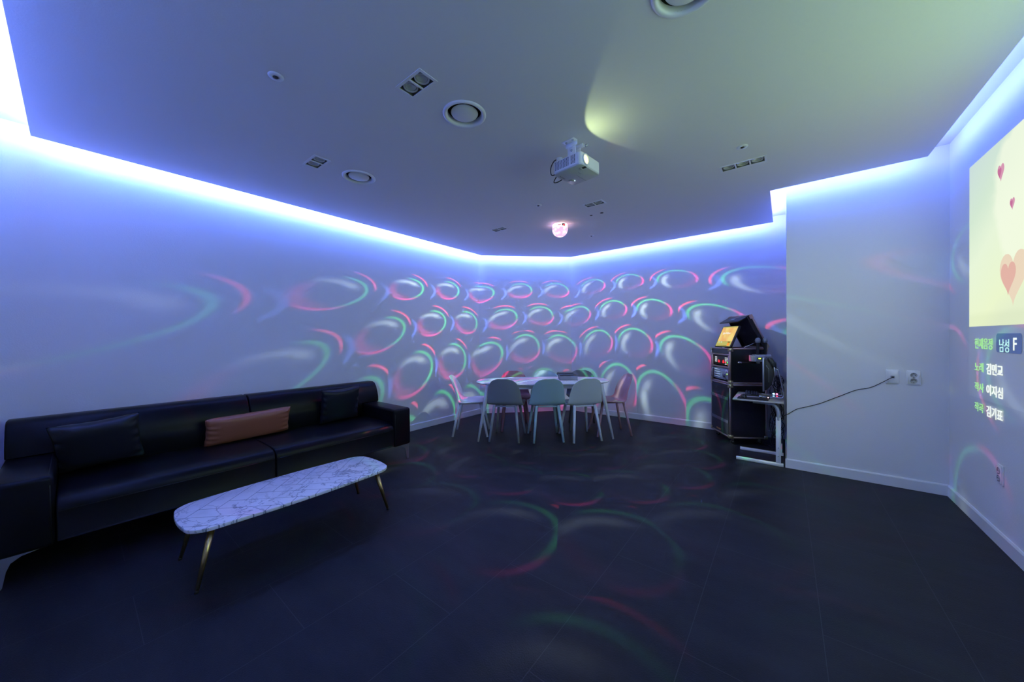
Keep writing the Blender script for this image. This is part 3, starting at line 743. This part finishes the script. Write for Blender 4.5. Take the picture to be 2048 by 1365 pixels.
make_chair('white shell chair seen side-on at the left end of the dining table', (.76, .77, .78), -3.385, 3.375, 38)
make_chair('dusty pink shell chair seen side-on at the right end of the dining table', (.46, .26, .27), -1.88, 4.515, 222)
make_chair('reddish pink shell chair behind the dining table, farthest from the songbooks', (.36, .16, .18), -3.09, 3.966, -48)
make_chair('teal shell chair behind the middle of the dining table', (.33, .47, .47), -2.735, 4.275, -52)
make_chair('charcoal grey shell chair behind the songbooks on the dining table', (.14, .15, .16), -2.315, 4.59, -58)

# ================================================================== song books on the dining table
def book(name, label, c, rz, w_, d_, h_, cover, z0, grp):
    t = thing(name, label, 'book', (c[0], c[1], z0), rz, grp)
    th = .003
    k = B().box((0, 0, th/2), (w_, d_, th)).box((0, 0, h_-th/2), (w_, d_, th)).box((0, d_/2-th/2, h_/2), (w_, th, h_))
    obj('cover', k, cover, t)
    pg = obj('pages', B().box((0, -.003, h_/2), (w_-.010, d_-.012, h_-2*th)), 'paper', t)
    return t
bx, by = -2.36, 4.235
t = book('song_book', 'thick black covered song book at the bottom of the pile on the table', (bx, by), radians(37), .245, .19, .062, 'blackp', .7231, 'song books piled on the dining table')
obj('ring_hole', B().lathe([(0, .0), (.007, 0), (.007, .002)], 12, c=(.100, -.0895, .032), rot=Matrix.Rotation(pi/2, 3, 'X')), 'dark', t)
book('song_book', 'thin black song book on top of the pile on the table', (bx-.045, by+.0), radians(33), .225, .16, .020, mat('book_cover_dark', (.03, .035, .05), .35), .7855, 'song books piled on the dining table')
book('song_book', 'slim black folder lying over the thin book on the pile', (bx-.05, by+.012), radians(40), .20, .14, .010, mat('book_cover_blue', (.025, .035, .06), .3), .8058, 'song books piled on the dining table')

# ================================================================== karaoke flight cases
RA = radians(121); W_ = Vector((cos(RA), sin(RA), 0)); D_ = Vector((W_.y, -W_.x, 0)); RN = Vector((-.517, 4.849, 0)); RW, RD = .49, .41
RM = Matrix(((W_.x, D_.x, 0, RN.x), (W_.y, D_.y, 0, RN.y), (0, 0, 1, 0), (0, 0, 0, 1)))          # local: x = width (along the front), y = depth, z = up (mirrored frame)
def rk(name, b, m, parent, **k):
    o = obj(name, b, m, None, **k)
    o.data.transform(RM); o.data.flip_normals(); o.parent = parent; o.matrix_parent_inverse = Matrix.Translation(parent.location).inverted() if parent.parent is None else Matrix()
    if parent.parent is not None: o.matrix_parent_inverse = Matrix()
    return o
def case_shell(b, z0, z1, tr, front_open=False):
    pass
def frame_edges(z0, z1, th=.020, ex=.004):
    e = B(); h = z1-z0
    for x in (0, RW):
        for y in (0, RD): e.box((x+(th/2-ex)*(1 if x == 0 else -1), y+(th/2-ex)*(1 if y == 0 else -1), (z0+z1)/2), (th, th, h), .004, 1)
    for z in (z0+th/2-ex, z1-th/2+ex):
        for y in (0, RD): e.box((RW/2, y+(th/2-ex)*(1 if y == 0 else -1), z), (RW-2*th, th, th), .004, 1)
        for x in (0, RW): e.box((x+(th/2-ex)*(1 if x == 0 else -1), RD/2, z), (th, RD-2*th, th), .004, 1)
    return e
def corners(z0, z1, parent, s=.042):
    for x in (0, RW):
        for y in (0, RD):
            for z in (z0, z1):
                e = B()
                sx = 1 if x == 0 else -1; sy = 1 if y == 0 else -1; sz = 1 if z == z0 else -1
                e.box((x-sx*.006, y+sy*(s/2-.006), z+sz*(s/2-.004)), (.004, s, s), .001, 1)
                e.box((x+sx*(s/2-.006), y-sy*.006, z+sz*(s/2-.004)), (s, .004, s), .001, 1)
                e.lathe([(0, .003), (.003, .002), (.004, 0)], 8, c=(x-sx*.008, y+sy*.024, z+sz*.024), rot=Matrix.Rotation(-sx*pi/2, 3, 'Y'))
                rk('corner_bracket', e, 'corner', parent)
# lower case
lc = thing('speaker_cabinet', 'black wheeled speaker cabinet with metal trim, lower case of the karaoke stack', 'speaker', (RN.x, RN.y, 0))
Za, Zb = .080, .722
rk('cabinet_box', B().box((RW/2, RD/2, (Za+Zb)/2), (RW-.012, RD-.012, Zb-Za-.01)), 'case', lc)
gr = rk('front_grille', B().box((RW/2, -.001, (Za+Zb)/2), (RW-.044, .010, Zb-Za-.044)), 'grille', lc)
rk('grille_band', B().box((RW/2, -.008, .545), (RW-.046, .006, .034)).box((RW/2, -.008, .265), (RW-.046, .006, .034)), 'band', gr)
bd = B()
for k, (w0, h0) in enumerate([(.014, .020), (.010, .013), (.012, .016), (.010, .013), (.013, .018), (.012, .013), (.010, .018)]): bd.box((.315-k*.0165, -.0085, .122+h0/2), (w0, .004, h0), .001, 1)
rk('badge', bd, 'gold', gr)
rk('edge_trim', frame_edges(Za, Zb), 'trim', lc)
corners(Za, Zb, lc)
rk('rear_label', B().box((-.0035, .195, .55), (.003, .10, .12)), mat('label_black', (.003, .003, .004), .5), lc)
for x, y in ((.06, .05), (RW-.05, .05), (.06, RD-.06), (RW-.05, RD-.06)):
    ft = rk('caster', B().box((x, y, .076), (.05, .05, .006)).box((x-.013, y, .052), (.003, .03, .045)).box((x+.013, y, .052), (.003, .03, .045)), 'chrome', lc)
    wh = obj('wheel', B().lathe([(0, -.010), (.022, -.010), (.026, -.006), (.026, .006), (.022, .010), (0, .010)], 20, c=(x, y+.008, .026), rot=Matrix.Rotation(pi/2, 3, 'Y')), 'rubber')
    wh.data.transform(RM); wh.parent = ft
    wh2 = obj('hub', B().lathe([(0, -.0108), (.010, -.0108), (.010, .0108), (0, .0108)], 14, c=(x, y+.008, .026), rot=Matrix.Rotation(pi/2, 3, 'Y')), 'steel')
    wh2.data.transform(RM); wh2.parent = ft

# upper case
uc = thing('karaoke_rack', 'black flight case rack with metal trim stacked on the speaker cabinet', 'equipment rack', (RN.x, RN.y, .73))
Zc, Zd = .732, 1.156
p_ = B()
p_.box((.006, RD/2, (Zc+Zd)/2), (.010, RD-.012, Zd-Zc-.01)); p_.box((RW-.006, RD/2, (Zc+Zd)/2), (.010, RD-.012, Zd-Zc-.01))
p_.box((RW/2, RD-.008, (Zc+Zd)/2), (RW-.012, .010, Zd-Zc-.01)); p_.box((RW/2, RD/2, Zc+.006), (RW-.012, RD-.012, .010)); p_.box((RW/2, RD/2+.03, Zd-.030), (RW-.03, RD-.06, .008))
rk('cabinet_box', p_, 'case', uc)
rk('edge_trim', frame_edges(Zc, Zd), 'trim', uc)
fr = B()
for z in (1.076, .922): fr.box((RW/2, .004, z), (RW-.03, .018, .020), .002, 1)
for x in (.032, RW-.032): fr.box((x, .006, .915), (.020, .016, .33), .002, 1)
rk('front_rail', fr, 'trim', uc)
rk('top_panel', B().box((RW/2, .004, 1.115), (RW-.034, .006, .052)), 'case', uc)
corners(Zc, Zd, uc)
hd = rk('side_handle', B().box((-.013, .205, .985), (.010, .215, .020), .004, 2), 'rubber', uc)
for hy in (.105, .305): rk('handle_end', B().box((-.012, hy, .985), (.018, .046, .024), .008, 2), 'chrome', hd)
# lid, hinged along the rear edge and leaning forwards over the case
la = math.atan2(.375, .185); ld_ = Vector((0, -cos(la), sin(la))); H0 = Vector((0, RD, Zd+.012))
lm = Matrix(((1, 0, 0, 0), (0, ld_.y, -sin(la), H0.y), (0, ld_.z, -cos(la), H0.z), (0, 0, 0, 1)))      # local: x width, y up the lid, z inwards (down-left)
LL = .418
def lidp(b):
    b.bm.transform(lm); return b
lid = rk('lid', lidp(B().box((RW/2, LL/2, -.010), (RW-.01, LL-.01, .008)).box((.006, LL/2, .012), (.010, LL-.01, .045)).box((RW-.006, LL/2, .012), (.010, LL-.01, .045)).box((RW/2, LL-.006, .005), (RW-.01, .010, .03))), 'case', uc)
rb = B()
for i in range(22): rb.box((.03+i*(RW-.06)/21, LL/2, -.002), (.010, LL-.03, .009))
o = rk('lid_lining', lidp(rb), mat('ribbed_foam', (.02, .02, .024), .9), lid)
tr_ = B(); th = .018
for x in (0, RW): tr_.box((x, LL/2, -.012), (th, LL-.02, th), .003, 1)
for y in (0, LL): tr_.box((RW/2, y, -.012), (RW-.02, th, th), .003, 1)
rk('lid_trim', lidp(tr_), 'trim', lid)
for x in (0, RW):
    for y in (0, LL):
        cb_ = B(); sx = 1 if x == 0 else -1; sy = 1 if y == 0 else -1
        cb_.box((x-sx*.010, y+sy*.016, -.004), (.003, .045, .040)); cb_.box((x+sx*.014, y+sy*.014, -.022), (.045, .045, .003)); cb_.box((x+sx*.014, y-sy*.010, -.006), (.045, .003, .034))
        rk('lid_corner', lidp(cb_), 'corner', lid)
# flap hinged on the top of the lid
topc = H0+ld_*LL; fa = Vector((0, -.125, -.072)).normalized(); nrm = Vector((0, -fa.z, fa.y))
fb = B()
mf = Matrix(((1, 0, 0, 0), (0, fa.y, nrm.y, topc.y), (0, fa.z, nrm.z, topc.z), (0, 0, 0, 1)))
fb.box((RW/2, .072, .0), (RW-.02, .142, .014), .002, 1); fb.bm.transform(mf)
rk('lid_flap', fb, 'case', uc)
fb = B().box((RW/2, .075, -.0085), (.09, .022, .003), .001, 1); fb.bm.transform(mf)
rk('flap_latch', fb, 'steel', uc)
rk('lid_stay', B().tube([(.03, .17, Zd+.004), (.03, .335, Zd+.085)], .004, 8), 'chrome', uc)

# equipment in the rack
kx = thing('karaoke_machine', 'karaoke machine with lit buttons and red level bars in the rack', 'karaoke machine', (RN.x, RN.y, .93))
rk('front_panel', B().box((RW/2, .020, 1.0), (RW-.09, .010, .118), .002, 1).box((RW/2, .17, 1.0), (RW-.10, .29, .115)), 'blackp', kx)
# x grows away from the camera corner: x small = right in the picture
wb = B(); led_w = emis('white_key_light', (.85, .9, .95), .9)
for i in range(4):
    for j in range(3): wb.box((.405-j*.019, .0135, 1.034-i*.018), (.015, .004, .009), .001, 1)
    for j in range(3):
        if i < 3: wb.box((.138-j*.028, .0135, 1.034-i*.018), (.015, .004, .010), .001, 1)
wb.box((.115, .0135, .958), (.014, .004, .010)).box((.135, .0135, .958), (.010, .004, .008))
rk('button', wb, led_w, kx)
rd = B(); rnd = random.Random(2)
for cx0 in (.322, .205):
    for k in range(5):
        h = .012+.034*(1-abs(k-2)/3)*rnd.uniform(.7, 1.1); rd.box((cx0-k*.008, .0135, .968+h/2), (.005, .003, h))
rk('level_bar', rd, emis('red_level', (1, .03, .05), 1.6), kx)
rk('red_button', B().box((.130, .013, .980), (.022, .006, .013), .002, 1), emis('red_button_light', (1, .08, .1), 2.2), kx)
rk('green_button', B().box((.080, .013, .978), (.022, .006, .013), .002, 1), emis('green_button_light', (.1, 1, .15), 2.2), kx)
rk('orange_button', B().lathe([(0, .004), (.008, .003), (.010, 0)], 14, c=(.068, .0145, .955), rot=Matrix.Rotation(pi/2, 3, 'X')), emis('orange_button_light', (1, .35, .06), 3), kx)
ax = thing('amplifier', 'silver mixing amplifier with knobs below the karaoke machine', 'amplifier', (RN.x, RN.y, .75))
rk('face_plate', B().box((RW/2, .016, .832), (RW-.085, .006, .140), .002, 1).box((RW/2, .16, .832), (RW-.10, .28, .125)), 'amp', ax)
kb = B(); rnd = random.Random(4)
for i in range(4):
    for j in range(8): kb.lathe([(.0062, 0), (.0055, .012), (0, .013)], 10, c=(.405-j*.019, .014, .880-i*.030), rot=Matrix.Rotation(pi/2, 3, 'X'))
rk('knob', kb, mat('knob_grey', (.75, .8, .85), .3), ax)
pn = B()
for i in range(4): pn.box((.339, .0135, .880-i*.030), (.155, .002, .022))
rk('knob_panel', pn, mat('amp_dark_strip', (.04, .05, .08), .5), ax)
rk('volume_knob', B().lathe([(.021, 0), (.019, .016), (0, .018)], 24, c=(.16, .013, .815), rot=Matrix.Rotation(pi/2, 3, 'X')).box((.16, .012, .79), (.06, .002, .01)), mat('knob_dark', (.08, .09, .12), .35), ax)
rk('meter_panel', B().box((.083, .013, .83), (.045, .003, .11), .001, 1), mat('meter_face', (.4, .46, .55), .4), ax)
rk('meter_light', B().box((.088, .011, .838), (.020, .003, .012)), emis('meter_green', (.45, 1, .2), 1.6), ax)
rk('rack_handle', B().tube(spline([(.435, .012, .89), (.435, -.014, .885), (.435, -.014, .78), (.435, .012, .775)], 4), .0045, 8).tube(spline([(.058, .012, .89), (.058, -.014, .885), (.058, -.014, .78), (.058, .012, .775)], 4), .0045, 8), 'chrome', ax)

# touch screen monitor on top of the rack
mo = thing('touch_monitor', 'small monitor with an orange karaoke screen leaning on top of the rack', 'monitor', (RN.x, RN.y, Zd))
ma = math.atan2(.255, .105); mdv = Vector((0, cos(ma), sin(ma))); MH, MW = .285, .405; M0 = Vector((.035, .020, Zd+.010))
mm = Matrix(((1, 0, 0, M0.x), (0, mdv.y, mdv.z, M0.y), (0, mdv.z, -mdv.y, M0.z), (0, 0, 0, 1)))       # local: x width, y up, z to the back
def mon(b): b.bm.transform(mm); return b
rk('housing', mon(B().box((MW/2, MH/2, .012), (MW, MH, .024), .004, 2)), 'blackp', mo)
sm = bpy.data.materials.new('karaoke_screen'); sm.use_nodes = True; nt = sm.node_tree; nt.nodes.remove(nt.nodes['Principled BSDF']); L = nt.links.new
e = nt.nodes.new('ShaderNodeEmission'); tc = nt.nodes.new('ShaderNodeTexCoord'); vsub = nt.nodes.new('ShaderNodeTexNoise'); vsub.inputs['Scale'].default_value = 9; L(tc.outputs['Object'], vsub.inputs['Vector'])
rp = nt.nodes.new('ShaderNodeValToRGB'); rp.color_ramp.elements[0].position = .3; rp.color_ramp.elements[0].color = (.95, .50, .18, 1); rp.color_ramp.elements[1].position = .68; rp.color_ramp.elements[1].color = (1, .78, .26, 1)
L(vsub.outputs[0], rp.inputs[0]); L(rp.outputs[0], e.inputs[0]); e.inputs[1].default_value = .95; L(e.outputs[0], nt.nodes['Material Output'].inputs[0])
sc_ = rk('screen', mon(B().box((MW/2, MH*.60, -.0008), (MW-.036, MH*.66, .002))), sm, mo)
ye = emis('screen_yellow', (.62, .58, .17), .9); rk('menu_bar', mon(B().box((MW/2, MH*.155, -.0008), (MW-.036, MH*.215, .002)).box((MW/2, MH*.945, -.001), (MW-.036, MH*.045, .002))), ye, mo)
rk('menu_button', mon(B().box((.075, MH*.14, -.0025), (.05, .038, .001))), emis('screen_orange', (1, .32, .05), 1.1), mo)
rk('menu_list', mon(B().box((.075, MH*.235, -.0025), (.055, .014, .001)).box((MW*.55, MH*.075, -.0025), (MW*.6, .006, .001))), emis('screen_olive', (.30, .25, .05), .8), mo)
rk('menu_tab', mon(B().box((MW*.82, MH*.235, -.0025), (.035, .012, .001)).box((MW*.66, MH*.235, -.0025), (.035, .012, .001))), emis('screen_pale', (.7, .95, .7), .9), mo)
tb_ = B(); rnd = random.Random(8)
for k in range(9):
    tb_.box((MW*.30+.19-k*.021, MH*(.655+.01*rnd.uniform(-1, 1)), -.0024), (.014, rnd.uniform(.014, .030), .001), .001, 1)
rk('title_marks', mon(tb_), emis('screen_title_white', (1, .95, .82), 1.0), sc_)
rk('stand', B().box((RW/2-.02, .09, Zd-.012), (.13, .10, .012)).tube([(RW/2-.02, .10, Zd-.01), (RW/2-.02, .10, Zd+.12)], .012, 10), 'blackp', mo)
rk('webcam', B().box((.17, .006, Zd+.004), (.030, .020, .012), .003, 2), 'steel', mo)

# wireless microphone cradle on the side of the rack
cr_ = thing('microphone_charger', 'silver microphone charging cradle with a green light on the rack side', 'charging stand', (RN.x, RN.y, 1.0))
rk('cradle', B().prism([(-.010, 1.000), (-.095, 1.000), (-.100, 1.075), (-.090, 1.084), (-.012, 1.084)], .235, .405, .006, 2, axis='y'), mat('silver_plastic', (.45, .49, .56), .35, .3), cr_)
rk('end_cap', B().prism([(-.012, 1.004), (-.085, 1.004), (-.090, 1.070), (-.012, 1.078)], .205, .236, .005, 2, axis='y'), mat('clear_cap', (.62, .62, .55), .2), cr_)
dp = rk('display', B().box((-.0985, .315, 1.040), (.004, .120, .024), .001, 1), 'blackp', cr_)
rk('status_light', B().box((-.102, .277, 1.040), (.004, .026, .012), .001, 1), emis('status_green', (.55, 1, .08), 3), dp)
def mic(y, label):
    t = thing('microphone', label, 'microphone', (RN.x, RN.y, 1.05), group='wireless microphones in the cradle')
    c = (-.055, y, 0)
    rk('handle', B().lathe([(0, 1.070), (.013, 1.070), (.0145, 1.10), (.0165, 1.19), (.019, 1.222)], 20, c=c), 'blackp', t)
    rk('grille_ball', B().lathe([(.019, 1.222), (.0245, 1.227), (.027, 1.24), (.027, 1.257), (.022, 1.272), (.012, 1.279), (0, 1.281)], 24, c=c), mat('mic_mesh', (.30, .35, .38), .4, .7, bump=.5, bscale=500), t)
    rk('ring', B().lathe([(.0275, 1.247), (.0285, 1.249), (.0285, 1.252), (.0275, 1.254)], 24, c=c), 'steel', t)
mic(.282, 'wireless microphone with silver head, nearer the orange screen'); mic(.362, 'wireless microphone with silver head, nearer the white pier')

# ================================================================== white side table beside the rack
st = thing('laptop_table', 'white metal side table with C-shaped legs beside the karaoke rack', 'side table', (-.22, 4.53, 0))
def sb(name, b, m, parent=None, **k):
    o = obj(name, b, m, parent or st, **k)
    for v in o.data.vertices: v.co -= Vector((-.22, 4.53, 0))
    return o
sb('tabletop', B().prism(rrect(.425, .575, .010, 3, cx=-.2195, cy=4.5625), .632, .648, .002, 1), mat('pale_wood_top', (.42, .40, .38), .25))
for y in (4.335, 4.735):
    sb('leg', B().box((-.052, y, .257), (.040, .024, .466), .003, 1), 'tabw')
    sb('foot_bar', B().box((-.209, y, .016), (.394, .028, .030), .002, 1), 'tabw')
    u = sb('support_tube', B().tube(spline([(-.052, y, .46), (-.052, y, .52), (-.062, y, .575), (-.095, y, .612), (-.15, y, .622), (-.26, y, .623)], 6), .0155, 14), 'greyp' if 0 else mat('silver_tube', (.45, .48, .52), .35, .4))
    for z in (.105, .185): sb('screw', B().lathe([(0, .003), (.005, .002), (.006, 0)], 12, c=(-.052, y-.0122, z), rot=Matrix.Rotation(pi/2, 3, 'X')), 'steel')
sb('crossbar', B().box((-.030, 4.535, .12), (.014, .38, .03)), 'tabw')
ZT = .6483
# monitor seen edge-on
dmn = thing('desktop_monitor', 'monitor seen edge-on with silver rim and black back on the side table', 'monitor', (-.16, 4.58, ZT))
def dm_(name, b, m, parent=None):
    o = obj(name, b, m, parent or dmn)
    for v in o.data.vertices: v.co -= Vector((-.16, 4.58, ZT))
    return o
dm_('bezel', B().box((-.172, 4.60, .905), (.014, .50, .345), .003, 2), 'steel')
dm_('screen', B().box((-.180, 4.60, .91), (.003, .47, .31)), 'blackp')
dm_('rear_cover', B().prism([(-.166, .74), (-.146, .745), (-.108, .80), (-.092, .86), (-.092, .945), (-.118, 1.01), (-.146, 1.055), (-.166, 1.068)], 4.37, 4.83, .008, 2, axis='y'), 'blackp')
dm_('hinge_block', B().prism([(-.118, .99), (-.09, .93), (-.068, .955), (-.070, 1.01), (-.105, 1.06), (-.135, 1.07)], 4.50, 4.70, .004, 1, axis='y'), 'blackp')
dm_('inlay', B().tube([(-.150, 4.366, 1.0), (-.128, 4.366, .965), (-.128, 4.366, .83)], .002, 6), 'greyp')
for y in (4.50, 4.70):
    dm_('stand_wire', B().tube(spline([(-.095, y, .955), (-.066, y, .955), (-.052, y, .92), (-.022, y, .76), (-.012, y, .69), (-.020, y, .664), (-.05, y, .6585), (-.20, y, .6585)], 6), .0062, 10), 'chrome')
dm_('stand_bar', B().box((-.085, 4.60, .925), (.012, .24, .10), .002, 1), 'steel')
# keyboard, mouse, mat, hub
kb_ = thing('keyboard', 'small black keyboard on the white side table', 'keyboard', (-.29, 4.70, ZT), radians(4))
obj('base', B().box((0, 0, .009), (.125, .29, .012), .004, 2, rot=Matrix.Rotation(radians(4), 3, 'Y')), 'blackp', kb_)
kk = B()
for i in range(5):
    for j in range(13): kk.box((-.046+i*.023, -.126+j*.021, .019-(-.046+i*.023)*.07), (.018, .017, .008), .002, 1)
obj('key', kk, mat('key_black', (.02, .021, .026), .4), kb_)
ms_mat = tag(obj('mouse_mat', B().prism(rrect(.265, .165, .01, 4), 0, .004, .001, 1), mat('mat_black', (.006, .006, .007), .8), loc=(-.262, 4.372, ZT)), 'black mouse mat at the front edge of the side table', 'mouse mat')
mse = thing('computer_mouse', 'black computer mouse on the mouse mat', 'mouse', (-.345, 4.385, ZT+.0042), radians(15))
def ell(u, v):
    a = 2*pi*u; b_ = pi/2*v; return Vector((.030*cos(a)*cos(b_)**.7 if v < 1 else 0, .056*sin(a)*cos(b_)**.7 if v < 1 else 0, .034*sin(b_)*(1-.25*sin(a)*cos(b_))))
b = B(); b.grid(ell, 25, 9); bmesh.ops.remove_doubles(b.bm, verts=b.bm.verts, dist=1e-5)
obj('shell', b, mat('mouse_black', (.01, .011, .015), .2), mse); obj('scroll_wheel', B().lathe([(0, -.003), (.008, -.003), (.008, .003), (0, .003)], 16, c=(0, .030, .027), rot=Matrix.Rotation(pi/2, 3, 'Y')), 'greyp', mse)
hb = thing('usb_hub', 'black box with glowing blue and red lights on the side table', 'usb hub', (-.075, 4.80, ZT))
obj('case', B().box((0, 0, .012), (.085, .045, .022), .004, 2), 'blackp', hb)
obj('blue_light', B().box((-.022, -.0235, .013), (.018, .004, .010), .001, 1), emis('hub_blue', (.25, .55, 1), 22), hb)
obj('red_light', B().box((.006, -.0235, .013), (.014, .004, .010), .001, 1), emis('hub_red', (1, .06, .18), 26), hb)
adp = thing('usb_adapter', 'small adapter with a pale pink light at the foot of the edge-on monitor', 'adapter', (-.135, 4.45, ZT))
obj('case', B().box((0, 0, .012), (.03, .05, .022), .004, 2), 'blackp', adp); obj('status_light', B().box((0, -.0255, .016), (.010, .003, .008)), emis('adapter_pink', (1, .6, .8), 6), adp)
chg = thing('earphone_case', 'small shiny object with bright highlights at the keyboard end', 'gadget', (-.20, 4.475, ZT))
obj('case', B().box((0, 0, .014), (.030, .04, .026), .010, 3), 'chrome', chg)

# cables behind the rack
rnd = random.Random(11)
for i in range(15):
    x0 = rnd.uniform(-.12, -.03); y0_ = rnd.uniform(4.93, 5.2); zt = rnd.uniform(.55, .86); pts = [(x0-rnd.uniform(0, .05), y0_+.04, zt)]
    zz_ = zt
    while zz_ > .14:
        zz_ -= rnd.uniform(.06, .16); pts.append((max(-.135, min(-.012, x0+rnd.uniform(-.06, .06))), y0_+rnd.uniform(-.06, .08), zz_))
    pts.append((x0, y0_+rnd.uniform(-.05, .05), .008)); pts.append((x0-rnd.uniform(.0, .12), y0_-rnd.uniform(.05, .12), .007))
    pts = [(px, py if px > -.14 else max(py, 5.1), max(pz, .006)) for px, py, pz in pts]
    tag(obj('power_cable', B().tube(spline(pts, 6), rnd.choice((.003, .0035, .0045)), 6), 'rubber'), 'black cable in the tangle between the karaoke rack and the pier', 'cable', 'black cables tangled behind the karaoke rack')
for i in range(5):
    cx0, cy0, cz0 = rnd.uniform(-.075, -.035), rnd.uniform(4.93, 5.0), rnd.uniform(.70, .80); r0 = rnd.uniform(.025, .045); pts = []
    for k in range(17):
        a = 2*pi*k/9+i; pts.append((cx0+r0*.9*cos(a)*(1-.02*k), cy0+.05*sin(a*.7+i), cz0+r0*sin(a)+.002*k))
    pts += [(cx0, cy0+.03, .6), (cx0+.01, cy0+.06, .4)]
    tag(obj('power_cable', B().tube(spline(pts, 5), .003, 6), 'rubber'), 'black cable looped in the air above the cable tangle', 'cable', 'looped cables above the tangle')
tag(obj('network_cable', B().tube(spline([(-.13, 4.93+.12, .36), (-.10, 4.92, .325), (-.075, 4.90, .345), (-.05, 4.9, .39), (-.02, 4.95, .30)], 6), .0028, 6), mat('blue_cable', (.15, .35, .7), .4)), 'pale blue network cable among the black cables', 'cable')
